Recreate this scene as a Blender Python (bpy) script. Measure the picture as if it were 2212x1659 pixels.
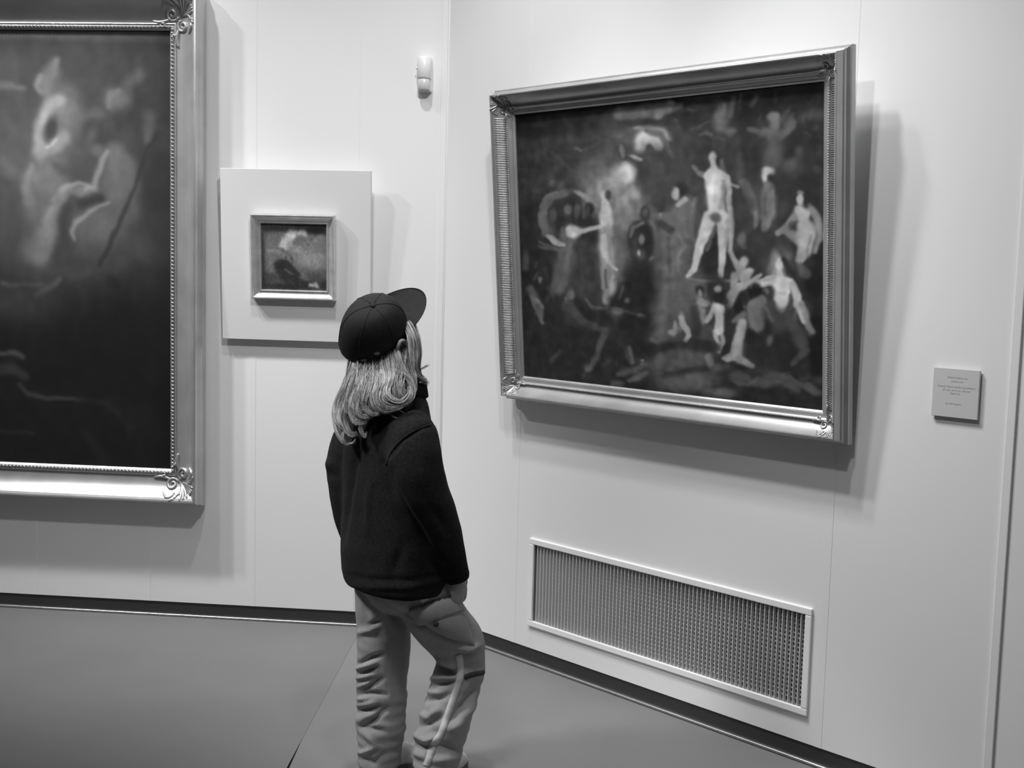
import bpy, bmesh, math, random
import numpy as np
from mathutils import Vector, Matrix
from mathutils.bvhtree import BVHTree

for o in list(bpy.data.objects): bpy.data.objects.remove(o, do_unlink=True)
scene = bpy.context.scene
COL = scene.collection
PI = math.pi
random.seed(4)

# ------------------------------------------------------------------ camera, world, lights, exposure
EYE = Vector((0, 0, 1.5))
RIGHT = Vector((0.99966153, 0.00252425, 0.02589304))
UP = Vector((-0.02601579, 0.09699493, 0.9949448))
FWD = Vector((0.0, 0.99528167, -0.09702777))
FPX = 2505.466                                   # focal length in pixels of the 2212 px wide frame
cam_data = bpy.data.cameras.new('camera')
cam_data.sensor_width = 36.0
cam_data.lens = FPX / 2212 * 36
cam_data.clip_start = 0.05
cam = bpy.data.objects.new('camera', cam_data)
cam.matrix_world = Matrix(((RIGHT.x, UP.x, -FWD.x, EYE.x), (RIGHT.y, UP.y, -FWD.y, EYE.y),
                           (RIGHT.z, UP.z, -FWD.z, EYE.z), (0, 0, 0, 1)))
COL.objects.link(cam)
scene.camera = cam

world = bpy.data.worlds.new('gallery_ambient')
scene.world = world
world.use_nodes = True
world.node_tree.nodes['Background'].inputs[0].default_value = (1, 1, 1, 1)
world.node_tree.nodes['Background'].inputs[1].default_value = 0.04

scene.view_settings.view_transform = 'Standard'
scene.view_settings.look = 'None'
scene.view_settings.gamma = 1.0
scene.view_settings.exposure = 0.0
scene.view_settings.use_curve_mapping = False

def spot(name, loc, aim, watts, size=105, blend=0.7, radius=0.05):
    d = bpy.data.lights.new(name, 'SPOT')
    d.energy = watts; d.spot_size = math.radians(size); d.spot_blend = blend; d.shadow_soft_size = radius
    o = bpy.data.objects.new(name, d)
    o.location = loc
    o.rotation_euler = (Vector(aim) - Vector(loc)).to_track_quat('-Z', 'Y').to_euler()
    COL.objects.link(o)
    return o
# track spotlights under the ceiling, aimed at the two walls
TRACK = [((-0.70, 1.65, 3.8), (1.2, 3.20, 1.8), 48, 96.8), ((-0.35, 3.05, 3.8), (1.2, 3.20, 0.8), 48, 126.8), ((-2.80, 3.75, 4.2), (-1.6, 4.85, 0.6), 48, 326.8),
         ((-0.70, 3.40, 4.2), (0.2, 4.20, 0.4), 76, 165.1), ((-2.10, 3.75, 4.2), (-1.6, 4.85, 1.5), 76, 135.1), ((0.00, 2.00, 3.8), (-1.6, 4.85, 1.5), 76, 181.9),
         ((-0.35, 2.35, 4.2), (0.7, 3.70, 1.5), 76, 105.1), ((-3.50, 3.75, 4.2), (-1.6, 4.85, 1.5), 48, 276.3), ((-1.05, 3.40, 3.8), (0.7, 3.70, 0.6), 48, 155.8)]
LAMP = 1.0
for loc_, aim_, size_, watt_ in TRACK: spot('track_spot', loc_, aim_, watt_ * LAMP, size_, 1.0, 0.075)
# two soft fill spots, added to brighten the figure
spot('figure_fill', (-2.6, 2.6, 3.4), (-0.42, 3.2, 0.72), 360 * LAMP, 24, 1.0, 0.22)
spot('figure_fill', (-0.9, 1.3, 4.2), (-0.35, 3.1, 0.75), 200 * LAMP, 27, 1.0, 0.22)
# large area light added high overhead as soft ambient fill
d = bpy.data.lights.new('overhead_fill', 'AREA')
d.shape = 'RECTANGLE'; d.size = 5.0; d.size_y = 4.0; d.energy = 16
o = bpy.data.objects.new('overhead_fill', d)
o.location = (0.2, 0.8, 4.75)
COL.objects.link(o)

# ------------------------------------------------------------------ helpers
def lin(g):                                      # 0..255 photo grey -> linear
    c = g / 255.0
    return c / 12.92 if c <= 0.04045 else ((c + 0.055) / 1.055) ** 2.4

def mat(name, grey, rough=0.6, metallic=0.0, scale=20.0, amount=0.08, bump=0.0, bump_scale=200.0, spec=0.5, sheen=0.0):
    m = bpy.data.materials.new(name); m.use_nodes = True
    nt = m.node_tree; b = nt.nodes['Principled BSDF']
    b.inputs['Roughness'].default_value = rough
    b.inputs['Metallic'].default_value = metallic
    b.inputs['Specular IOR Level'].default_value = spec
    if sheen: b.inputs['Sheen Weight'].default_value = sheen
    tc = nt.nodes.new('ShaderNodeTexCoord')
    n = nt.nodes.new('ShaderNodeTexNoise'); n.inputs['Scale'].default_value = scale; n.inputs['Detail'].default_value = 4
    nt.links.new(tc.outputs['Object'], n.inputs['Vector'])
    r = nt.nodes.new('ShaderNodeMapRange')
    r.inputs[1].default_value = 0.3; r.inputs[2].default_value = 0.7
    r.inputs[3].default_value = grey * (1 - amount); r.inputs[4].default_value = grey * (1 + amount)
    nt.links.new(n.outputs[0], r.inputs[0]); nt.links.new(r.outputs[0], b.inputs['Base Color'])
    if bump:
        n2 = nt.nodes.new('ShaderNodeTexNoise'); n2.inputs['Scale'].default_value = bump_scale; n2.inputs['Detail'].default_value = 3
        nt.links.new(tc.outputs['Object'], n2.inputs['Vector'])
        bp = nt.nodes.new('ShaderNodeBump'); bp.inputs['Strength'].default_value = bump; bp.inputs['Distance'].default_value = 0.002
        nt.links.new(n2.outputs[0], bp.inputs['Height']); nt.links.new(bp.outputs[0], b.inputs['Normal'])
    return m

def mesh(name, verts, faces, m=None, parent=None, smooth=False):
    me = bpy.data.meshes.new(name)
    me.from_pydata([tuple(v) for v in verts], [], [tuple(f) for f in faces])
    if m: me.materials.append(m)
    if smooth: me.polygons.foreach_set('use_smooth', [True] * len(me.polygons))
    me.update()
    o = bpy.data.objects.new(name, me); COL.objects.link(o)
    if parent: o.parent = parent
    return o

def link(name, me, parent=None, loc=(0, 0, 0)):   # another object on shared mesh data
    o = bpy.data.objects.new(name, me); COL.objects.link(o); o.location = loc
    if parent: o.parent = parent
    return o

def empty(name, matrix=None):
    o = bpy.data.objects.new(name, None); COL.objects.link(o); o.empty_display_size = 0.1
    if matrix is not None: o.matrix_world = matrix
    return o

def tag(o, label=None, cat=None, group=None, kind=None):
    if label: o['label'] = label
    if cat: o['category'] = cat
    if group: o['group'] = group
    if kind: o['kind'] = kind
    return o

class MB:                                          # collects shapes for ONE mesh
    def __init__(s): s.v = []; s.f = []
    def add(s, v, f):
        n = len(s.v); s.v += [tuple(p) for p in v]; s.f += [tuple(i + n for i in q) for q in f]
    def box(s, x0, x1, y0, y1, z0, z1, bev=0.0):
        if bev <= 0:
            v = [(x, y, z) for x in (x0, x1) for y in (y0, y1) for z in (z0, z1)]
            s.add(v, [(0, 1, 3, 2), (4, 6, 7, 5), (0, 4, 5, 1), (2, 3, 7, 6), (0, 2, 6, 4), (1, 5, 7, 3)])
        else:                                      # bevelled front (-y) edges and all side edges
            bm = bmesh.new(); bmesh.ops.create_cube(bm, size=1)
            for v in bm.verts: v.co = Vector(((x0 + x1) / 2 + v.co.x * (x1 - x0), (y0 + y1) / 2 + v.co.y * (y1 - y0), (z0 + z1) / 2 + v.co.z * (z1 - z0)))
            bmesh.ops.bevel(bm, geom=bm.edges[:], offset=bev, segments=2, affect='EDGES', profile=0.5)
            bm.verts.index_update()
            s.add([v.co for v in bm.verts], [[v.index for v in f.verts] for f in bm.faces]); bm.free()
    def tube(s, pts, rad, n=8, cap=True, squash=None):
        pts = [Vector(p) for p in pts]; k = len(pts); rad = rad if hasattr(rad, '__len__') else [rad] * k
        ref = Vector((0, 0, 1)); rings = []
        prev = None
        for i in range(k):
            t = (pts[min(i + 1, k - 1)] - pts[max(i - 1, 0)]).normalized()
            if prev is None:
                a = t.cross(ref)
                if a.length < 0.1: a = t.cross(Vector((1, 0, 0)))
                a.normalize()
            else:
                a = (prev - t * prev.dot(t)).normalized()
            prev = a; b = t.cross(a)
            rings.append([pts[i] + (a * math.cos(2 * PI * j / n) + b * math.sin(2 * PI * j / n)) * rad[i] for j in range(n)])
        v = [p for r in rings for p in r]; f = []
        for i in range(k - 1):
            for j in range(n):
                f.append((i * n + j, i * n + (j + 1) % n, (i + 1) * n + (j + 1) % n, (i + 1) * n + j))
        if cap: f.append(tuple(reversed(range(n)))); f.append(tuple((k - 1) * n + j for j in range(n)))
        s.add(v, f)
    def ball(s, c, r, seg=8, rings=5):
        c = Vector(c); r = Vector(r) if hasattr(r, '__len__') else Vector((r, r, r))
        v = [(c.x, c.y, c.z + r.z)]
        for i in range(1, rings):
            a = PI * i / rings
            v += [(c.x + r.x * math.sin(a) * math.cos(2 * PI * j / seg), c.y + r.y * math.sin(a) * math.sin(2 * PI * j / seg), c.z + r.z * math.cos(a)) for j in range(seg)]
        v.append((c.x, c.y, c.z - r.z)); f = []
        for j in range(seg): f.append((0, 1 + j, 1 + (j + 1) % seg))
        for i in range(rings - 2):
            for j in range(seg): f.append((1 + i * seg + j, 1 + (i + 1) * seg + j, 1 + (i + 1) * seg + (j + 1) % seg, 1 + i * seg + (j + 1) % seg))
        e = len(v) - 1
        for j in range(seg): f.append((e, e - seg + (j + 1) % seg, e - seg + j))
        s.add(v, f)
    def build(s, name, m=None, parent=None, smooth=False):
        return mesh(name, s.v, s.f, m, parent, smooth)

# ------------------------------------------------------------------ the corner of the room: two walls meeting at an obtuse angle
CORNER = Vector((-0.28332, 4.71011, 0))
AL, AR = 0.0927513, -0.7865558
DL = Vector((-math.cos(AL), math.sin(AL), 0)); DR = Vector((math.cos(AR), math.sin(AR), 0))
NL = Vector((-DL.y, DL.x, 0)); NR = Vector((DR.y, -DR.x, 0))      # both point into the room

def wall_matrix(side, s, z, out=0.0, tilt=0.0):
    """local x runs to the viewer's right along the wall, y into the wall, z up; tilt leans the top forward"""
    d = DL if side == 'L' else DR; n = NL if side == 'L' else NR
    x = -d if side == 'L' else d
    up = Vector((0, 0, 1)) * math.cos(tilt) + n * math.sin(tilt)
    y = up.cross(x)
    p = CORNER + d * s + Vector((0, 0, z)) + n * out
    return Matrix(((x.x, y.x, up.x, p.x), (x.y, y.y, up.y, p.y), (x.z, y.z, up.z, p.z), (0, 0, 0, 1)))
# ------------------------------------------------------------------ materials of the setting
M_wall = mat('wall_paint', 0.80, 0.75, scale=1.3, amount=0.015, bump=0.05, bump_scale=420)
M_board = mat('panel_paint', 0.70, 0.6, scale=3, amount=0.01, bump=0.04, bump_scale=500)
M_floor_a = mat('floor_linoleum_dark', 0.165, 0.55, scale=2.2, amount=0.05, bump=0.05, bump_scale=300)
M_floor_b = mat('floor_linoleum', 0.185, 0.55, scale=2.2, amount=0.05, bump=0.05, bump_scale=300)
M_base = mat('baseboard_dark', 0.03, 0.5, scale=6, amount=0.1)
M_steel = mat('brushed_steel', 0.42, 0.32, metallic=0.9, scale=30, amount=0.1)
M_white = mat('white_enamel', 0.86, 0.4, scale=5, amount=0.01)
M_fin = mat('grey_enamel_fins', 0.62, 0.5, scale=5, amount=0.05)
M_duct = mat('duct_dark', 0.24, 0.8, scale=5, amount=0.1)
M_plaque = mat('plaque_acrylic', 0.60, 0.35, scale=5, amount=0.01)
M_ink = mat('printed_ink', 0.36, 0.6, scale=60, amount=0.2)
M_plastic = mat('white_plastic', 0.80, 0.35, scale=5, amount=0.01)
M_lens = mat('sensor_lens', 0.62, 0.25, scale=5, amount=0.02)

# ------------------------------------------------------------------ floor: two sheets of linoleum meeting in a seam
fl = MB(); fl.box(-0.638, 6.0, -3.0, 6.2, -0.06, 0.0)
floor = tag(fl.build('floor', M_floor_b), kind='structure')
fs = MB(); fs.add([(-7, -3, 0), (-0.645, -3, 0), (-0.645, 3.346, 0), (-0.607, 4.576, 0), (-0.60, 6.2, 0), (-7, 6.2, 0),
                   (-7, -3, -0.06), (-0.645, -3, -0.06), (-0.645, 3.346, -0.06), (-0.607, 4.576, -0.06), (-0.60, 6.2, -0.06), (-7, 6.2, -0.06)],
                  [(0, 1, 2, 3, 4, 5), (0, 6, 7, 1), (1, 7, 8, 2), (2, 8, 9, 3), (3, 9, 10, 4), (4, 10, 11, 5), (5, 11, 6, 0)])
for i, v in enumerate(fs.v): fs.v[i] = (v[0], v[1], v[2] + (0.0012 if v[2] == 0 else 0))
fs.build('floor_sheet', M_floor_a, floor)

# ------------------------------------------------------------------ walls
ZB, HT = 0.0626, 4.9
R_END = 2.312                                       # joint batten on the right wall
GS0, GS1, GZ0, GZ1 = 0.545, 1.718, 0.170, 0.472     # opening for the air grille

mw = wall_matrix('L', 0, 0)
wl = MB(); wl.box(-4.5, 0.0, 0.0, 0.12, ZB, HT)
wall_left = tag(wl.build('wall_left', M_wall), kind='structure'); wall_left.matrix_world = mw
mr = wall_matrix('R', 0, 0)
wr = MB()
wr.box(-0.05, GS0, 0.0, 0.12, ZB, HT); wr.box(GS1, R_END, 0.0, 0.12, ZB, HT)
wr.box(GS0, GS1, 0.0, 0.12, ZB, GZ0); wr.box(GS0, GS1, 0.0, 0.12, GZ1, HT)
wall_right = tag(wr.build('wall_right', M_wall), kind='structure'); wall_right.matrix_world = mr
we = MB(); we.box(R_END + 0.0015, 4.6, 0.0, 0.12, ZB, HT)
wall_end = tag(we.build('wall_far_right', M_wall), kind='structure'); wall_end.matrix_world = mr

# narrow cover strips over the panel joints
def strip(wall, x, w=0.026, z0=ZB):
    b = MB(); b.box(x - w / 2, x + w / 2, -0.0008, 0.002, z0, HT); b.build('cover_strip', M_wall, wall)
for s in (0.795, 0.37, 1.25, 1.75, 2.3): strip(wall_left, -s)
for s in (0.44, 1.775): strip(wall_right, s)
# battens in the corner and at the end of the right wall
for (nm, mtx, x0, x1) in (('trim_1', mw, -0.030, -0.005), ('trim_2', mr, R_END - 0.026, R_END - 0.002)):
    b = MB(); b.box(x0, x1, -0.007, 0.004, ZB, HT, 0.002)
    t = tag(b.build(nm, M_wall), kind='structure'); t.matrix_world = mtx

# dark recessed skirting with a steel rail at its foot
for (nm, rail, mtx, x0, x1) in (('baseboard_left', 'trim_3', mw, -4.5, 0.004), ('baseboard_right', 'trim_4', mr, -0.004, 4.6)):
    b = MB(); b.box(x0, x1, 0.004, 0.12, 0.0, ZB + 0.01)
    t = tag(b.build(nm, M_base), kind='structure'); t.matrix_world = mtx
    b = MB()
    prof = [(0.004, 0.0), (-0.006, 0.0), (-0.0105, 0.003), (-0.012, 0.007), (-0.0095, 0.0115), (-0.004, 0.013), (0.004, 0.012)]
    n = len(prof)
    k = math.tan((AL - AR) / 2)                     # mitre in the corner
    if rail == 'trim_3': vv = [(x0, y, z) for y, z in prof] + [(y * k, y, z) for y, z in prof]
    else: vv = [(-y * k, y, z) for y, z in prof] + [(x1, y, z) for y, z in prof]
    b.add(vv, [(i, i + 1, n + i + 1, n + i) for i in range(n - 1)])
    t = tag(b.build(rail, M_steel, smooth=True), kind='structure'); t.matrix_world = mtx

# ------------------------------------------------------------------ air grille low on the right wall
g = empty('air_grille', wall_matrix('R', 0.5 * (GS0 + GS1), 0.151))
tag(g, 'long white air grille of thin vertical fins set low in the right wall', 'vent')
gw = 1.738 - 0.527; gh = 0.341; W2 = gw / 2; fr = 0.0225
def bar(name, x0, x1, z0, z1):                      # a frame member with a sloped inner edge
    b = MB(); b.box(x0, x1, -0.010, 0.001, z0, z1, 0.0028); return b.build(name, M_white, g)
bar('frame_bar', -W2, W2, gh - fr, gh); bar('frame_bar', -W2, W2, 0, fr)
bar('frame_bar', -W2, -W2 + fr, fr, gh - fr); bar('frame_bar', W2 - fr, W2, fr, gh - fr)
b = MB(); x0, x1 = GS0 - 0.5 * (GS0 + GS1), GS1 - 0.5 * (GS0 + GS1); z0, z1 = GZ0 - 0.151, GZ1 - 0.151
b.add([(x0, 0.002, z0), (x1, 0.002, z0), (x1, 0.002, z1), (x0, 0.002, z1), (x0, 0.10, z0), (x1, 0.10, z0), (x1, 0.10, z1), (x0, 0.10, z1)],
      [(4, 5, 6, 7), (0, 1, 5, 4), (1, 2, 6, 5), (2, 3, 7, 6), (3, 0, 4, 7)])
b.build('duct', M_duct, g)
NF = 71; iw = gw - 2 * fr; pitch = iw / NF
fb = MB(); fb.box(-0.0014, 0.0014, -0.004, 0.010, fr - 0.002, gh - fr + 0.002)
f0 = None
for i in range(NF - 1):
    x = -iw / 2 + pitch * (i + 1)
    if f0 is None: f0 = fb.build('fin', M_fin, g); f0.location = (x, 0, 0)
    else: link('fin', f0.data, g, (x, 0, 0))
hb = MB(); hb.box(-iw / 2, iw / 2, 0.016, 0.030, -0.0016, 0.0016)
h0 = None
for i in range(19):
    z = fr + (gh - 2 * fr) * (i + 1) / 20
    if h0 is None: h0 = hb.build('cross_fin', M_fin, g); h0.location = (0, 0, z)
    else: link('cross_fin', h0.data, g, (0, 0, z))

# ------------------------------------------------------------------ label plaque on the right wall
pl = empty('wall_label', wall_matrix('R', 2.144, 1.128)); tag(pl, 'small square grey label plaque with lines of print beside the large painting', 'label')
b = MB(); b.box(-0.0655, 0.0655, -0.012, -0.004, 0, 0.1355, 0.001); b.build('plaque', M_plaque, pl)
b = MB(); b.box(-0.05, 0.05, -0.005, 0.0, 0.015, 0.12); b.build('mount', M_duct, pl)
rng = random.Random(11)
def print_line(z, x0, x1, h):                       # unreadably small print: words of fine letter strokes
    b = MB(); x = x0
    while x < x1:
        wlen = rng.choice((3, 5, 6, 7, 8)); e = min(x1, x + wlen * 0.0026)
        while x < e:
            k = rng.random(); hh = h * (1.0 if k > 0.75 else 0.68)
            b.box(x, x + 0.0009, -0.0124, -0.0119, z, z + hh)
            if k < 0.6: b.box(x, x + 0.0021, -0.0124, -0.0119, z + hh * (0.0 if k < 0.3 else 0.8), z + hh * (0.2 if k < 0.3 else 1.0))
            x += 0.0026
        x += 0.0022
    b.build('print_line', M_ink, pl)
print_line(0.1085, -0.024, 0.032, 0.0052); print_line(0.0985, -0.014, 0.022, 0.0040)
print_line(0.0830, -0.050, 0.056, 0.0052); print_line(0.0735, -0.036, 0.042, 0.0048); print_line(0.0650, -0.014, 0.012, 0.0046)
print_line(0.0360, -0.026, 0.022, 0.0050)

# ------------------------------------------------------------------ motion sensor near the corner
se = empty('motion_sensor', wall_matrix('L', 0.094, 2.192)); tag(se, 'small white cylindrical motion sensor high on the wall beside the corner', 'sensor')
def half_round(name, r, z0, z1, m, dome=0.0, yc=-0.022):
    b = MB(); n = 20; rings = []
    levels = [(r * 0.9, z0), (r, z0 + 0.003), (r, z1 - 0.003), (r * 0.9, z1)]
    for rr, z in levels: rings.append([(rr * math.cos(a), yc + rr * math.sin(a) * 0.95, z) for a in [2 * PI * i / n for i in range(n)]])
    v = [p for q in rings for p in q]; f = []
    for i in range(3):
        for j in range(n): f.append((i * n + j, i * n + (j + 1) % n, (i + 1) * n + (j + 1) % n, (i + 1) * n + j))
    f.append(tuple(reversed(range(n)))); f.append(tuple(3 * n + j for j in range(n)))
    b.add(v, f); return b.build(name, m, se, True)
half_round('body', 0.0275, 0.056, 0.140, M_plastic, yc=-0.030)
half_round('lens', 0.0245, 0.012, 0.055, M_lens, yc=-0.030)
b = MB(); b.box(-0.0275, 0.0275, -0.018, 0.0, 0.008, 0.138, 0.003); b.build('back_plate', M_plastic, se)
b = MB(); b.ball((-0.0275, -0.045, 0.095), (0.004, 0.004, 0.005)); b.build('indicator', M_plastic, se, True)
# ------------------------------------------------------------------ pictures: a small brush engine that lays soft strokes on a canvas mesh
def vnoise(u, v, freq, seed):
    r = np.random.RandomState(seed); g = r.rand(freq + 3, freq + 3)
    x = u * freq; y = v * freq; i = np.floor(x).astype(int); j = np.floor(y).astype(int)
    i = np.clip(i, 0, freq + 1); j = np.clip(j, 0, freq + 1)
    fx = x - i; fy = y - j; fx = fx * fx * (3 - 2 * fx); fy = fy * fy * (3 - 2 * fy)
    return (g[i, j] * (1 - fx) + g[i + 1, j] * fx) * (1 - fy) + (g[i, j + 1] * (1 - fx) + g[i + 1, j + 1] * fx) * fy

def homography(c):                                  # unit square (u right, v up) -> the four corners of the sketch TL, TR, BR, BL
    src = [(0, 1), (1, 1), (1, 0), (0, 0)]; A = []; B = []
    for (u, v), (x, y) in zip(src, c):
        A.append([u, v, 1, 0, 0, 0, -u * x, -v * x]); B.append(x)
        A.append([0, 0, 0, u, v, 1, -u * y, -v * y]); B.append(y)
    h = np.linalg.solve(np.array(A, float), np.array(B, float))
    return np.append(h, 1).reshape(3, 3)

def sstep(e0, e1, x):
    t = np.clip((x - e0) / (e1 - e0), 0, 1); return t * t * (3 - 2 * t)

def paint(nx, ny, corners, groups, base, seed, warp=2.2, grain=0.05, soften=1.0, fade=1.0, rich=0.0, blur=2):
    u, v = np.meshgrid(np.linspace(0, 1, nx), np.linspace(0, 1, ny))
    Hm = homography(corners); w = Hm[2, 0] * u + Hm[2, 1] * v + 1
    X = (Hm[0, 0] * u + Hm[0, 1] * v + Hm[0, 2]) / w; Y = (Hm[1, 0] * u + Hm[1, 1] * v + Hm[1, 2]) / w
    X = X + warp * (vnoise(u, v, 26, seed) - .5) * 2 + warp * .6 * (vnoise(u, v, 70, seed + 1) - .5) * 2
    Y = Y + warp * (vnoise(u, v, 26, seed + 2) - .5) * 2 + warp * .6 * (vnoise(u, v, 70, seed + 3) - .5) * 2
    img = base(u, v, X, Y)
    img = img * (0.86 + 0.28 * vnoise(u, v, 9, seed + 4)) * (0.9 + 0.2 * vnoise(u, v, 24, seed + 5))
    for (ox, oy, sc, items) in groups:
        for it in items:
            if it[0] == 'e':
                _, x, y, rx, ry, ang, val, op, soft = it
                op *= fade; soft = min(.98, soft * soften)
                x = ox + x * sc; y = oy + y * sc; rx *= sc; ry *= sc
                R_ = 2.0 * max(rx, ry); bx = (x - R_, x + R_, y - R_, y + R_)
            else:
                _, val, op, soft, p = it
                op *= fade; soft = min(.98, soft * soften)
                pts = [(ox + p[i] * sc, oy + p[i + 1] * sc, p[i + 2] * sc) for i in range(0, len(p), 3)]
                R_ = 2.0 * max(q_[2] for q_ in pts); bx = (min(q_[0] for q_ in pts) - R_, max(q_[0] for q_ in pts) + R_, min(q_[1] for q_ in pts) - R_, max(q_[1] for q_ in pts) + R_)
            w_ = (X > bx[0]) & (X < bx[1]) & (Y > bx[2]) & (Y < bx[3])
            if not w_.any(): continue
            r_ = np.where(w_.any(1))[0]; c_ = np.where(w_.any(0))[0]; sl = (slice(r_[0], r_[-1] + 1), slice(c_[0], c_[-1] + 1))
            Xs, Ys = X[sl], Y[sl]
            if it[0] == 'e':
                a = math.radians(ang); ca, sa = math.cos(a), math.sin(a)
                dx, dy = Xs - x, Ys - y
                d = np.sqrt(((dx * ca + dy * sa) / rx) ** 2 + ((-dx * sa + dy * ca) / ry) ** 2)
            else:
                d = np.full(Xs.shape, 9.0)
                for (x0, y0, r0), (x1, y1, r1) in zip(pts[:-1], pts[1:]):
                    ex, ey = x1 - x0, y1 - y0; L = ex * ex + ey * ey + 1e-9
                    t = np.clip(((Xs - x0) * ex + (Ys - y0) * ey) / L, 0, 1)
                    d = np.minimum(d, np.hypot(Xs - x0 - ex * t, Ys - y0 - ey * t) / (r0 + (r1 - r0) * t))
            al = op * (1 - sstep(1 - soft, 1 + soft, d))
            img[sl] = img[sl] * (1 - al) + val * al
    if rich:                                        # broken colour: drapery-like streaks and dabs inside every shape
        a1 = vnoise(u, v * 0.35, 64, seed + 11); a2 = vnoise(u * 0.5 + v * 0.3, v * 0.6 - u * 0.25 + 0.25, 80, seed + 12); a3 = vnoise(u, v, 46, seed + 13)
        img = img * (1 + rich * ((a1 - .5) * .55 + (a2 - .5) * .55 + (a3 - .5) * .6))
    img = img * (1 - grain + 2 * grain * vnoise(u, v, 130, seed + 6)) * (1 - grain + 2 * grain * vnoise(u, v * 0.5, 60, seed + 7))
    for _ in range(blur):
        for ax_ in (0, 1):
            pad = np.concatenate([img.take([0], ax_), img, img.take([-1], ax_)], ax_); m_ = img.shape[ax_]
            img = 0.25 * pad.take(range(0, m_), ax_) + 0.5 * pad.take(range(1, m_ + 1), ax_) + 0.25 * pad.take(range(2, m_ + 2), ax_)
    return img

M_canvas = bpy.data.materials.new('oil_paint'); M_canvas.use_nodes = True
nt = M_canvas.node_tree; bs = nt.nodes['Principled BSDF']; bs.inputs['Roughness'].default_value = 0.6
bs.inputs['Specular IOR Level'].default_value = 0.12
at_ = nt.nodes.new('ShaderNodeAttribute'); at_.attribute_name = 'paint'; nt.links.new(at_.outputs['Color'], bs.inputs['Base Color'])
nz = nt.nodes.new('ShaderNodeTexNoise'); nz.inputs['Scale'].default_value = 500
tc = nt.nodes.new('ShaderNodeTexCoord'); nt.links.new(tc.outputs['Object'], nz.inputs['Vector'])
bp = nt.nodes.new('ShaderNodeBump'); bp.inputs['Strength'].default_value = 0.08; bp.inputs['Distance'].default_value = 0.001
nt.links.new(nz.outputs[0], bp.inputs['Height']); nt.links.new(bp.outputs[0], bs.inputs['Normal'])
LIT = 0.80                                          # how bright a white sheet hangs on these walls

def canvas(parent, x0, x1, z0, z1, y, img):
    ny, nx = img.shape
    xs = np.linspace(x0, x1, nx); zs = np.linspace(z0, z1, ny)
    X, Z = np.meshgrid(xs, zs)
    n = nx * ny
    co = np.stack([X.ravel(), np.full(n, y), Z.ravel()], 1)
    # thin stretcher: add a back sheet outline so that the canvas has thickness
    idx = np.arange(n).reshape(ny, nx)
    q = np.stack([idx[:-1, :-1], idx[:-1, 1:], idx[1:, 1:], idx[1:, :-1]], -1).reshape(-1, 4)
    back = np.array([[x0, y + 0.012, z0], [x1, y + 0.012, z0], [x1, y + 0.012, z1], [x0, y + 0.012, z1]])
    verts = np.vstack([co, back])
    a, b_, c, d_ = 0, nx - 1, n - 1, n - nx
    faces = q.tolist() + [[n, n + 3, n + 2, n + 1]]
    me = bpy.data.meshes.new('canvas'); me.from_pydata(verts.tolist(), [], faces)
    me.materials.append(M_canvas)
    g = img.ravel() / 255.0
    l = np.where(g <= 0.04045, g / 12.92, ((g + 0.055) / 1.055) ** 2.4) / LIT
    colr = np.ones((n + 4, 4), dtype=np.float32); colr[:n, 0] = l; colr[:n, 1] = l; colr[:n, 2] = l
    at = me.color_attributes.new('paint', 'FLOAT_COLOR', 'POINT'); at.data.foreach_set('color', colr.ravel())
    me.update()
    o = bpy.data.objects.new('canvas', me); COL.objects.link(o); o.parent = parent
    return o

def frame_side(parent, W, H, prof, side, m):
    """one mitred side of a moulding; prof = (a, t): a inwards from the front outer edge, t out from the back"""
    def P(a, t, end):
        if side == 'bottom': return ((a, -t, a) if end == 0 else (W - a, -t, a))
        if side == 'top': return ((W - a, -t, H - a) if end == 0 else (a, -t, H - a))
        if side == 'left': return ((a, -t, H - a) if end == 0 else (a, -t, a))
        return ((W - a, -t, a) if end == 0 else (W - a, -t, H - a))
    n = len(prof); v = [P(a, t, 0) for a, t in prof] + [P(a, t, 1) for a, t in prof]
    f = [(i, n + i, n + i + 1, i + 1) for i in range(n - 1)]
    v = v; f.append((n - 1, 2 * n - 1, n, 0))
    o = mesh('frame_side', v, f, m, parent)
    o.data.polygons.foreach_set('use_smooth', [True] * len(o.data.polygons)); o.data.set_sharp_from_angle(angle=math.radians(32))
    return o

def cove(a0, t0, a1, t1, k=2.0, n=9):                # concave sweep from the high outer edge to the low inner edge
    return [(a0 + (a1 - a0) * i / n, t1 + (t0 - t1) * (1 - i / n) ** k) for i in range(n + 1)]
def bead(a0, a1, t0, h, n=6):
    return [(a0 + (a1 - a0) * (1 - math.cos(PI * i / n)) / 2, t0 + h * math.sin(PI * i / n)) for i in range(n + 1)]

M_gilt = mat('gilded_wood', 0.50, 0.36, metallic=0.62, scale=9, amount=0.10, bump=0.10, bump_scale=60)
M_gilt_b = mat('gilded_wood_worn', 0.46, 0.36, metallic=0.65, scale=25, amount=0.16, bump=0.12, bump_scale=120)
M_gilt_s = mat('gilded_wood_bright', 0.46, 0.27, metallic=0.85, scale=20, amount=0.15, bump=0.1, bump_scale=90)

def spiral(cx, cz, r, turns, start, sgn, n=26, grow=1.0):
    return [(cx + r * (1 - 0.82 * i / n) * math.cos(start + sgn * turns * 2 * PI * i / n), cz + r * (1 - 0.82 * i / n) * math.sin(start + sgn * turns * 2 * PI * i / n)) for i in range(n + 1)]

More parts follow.
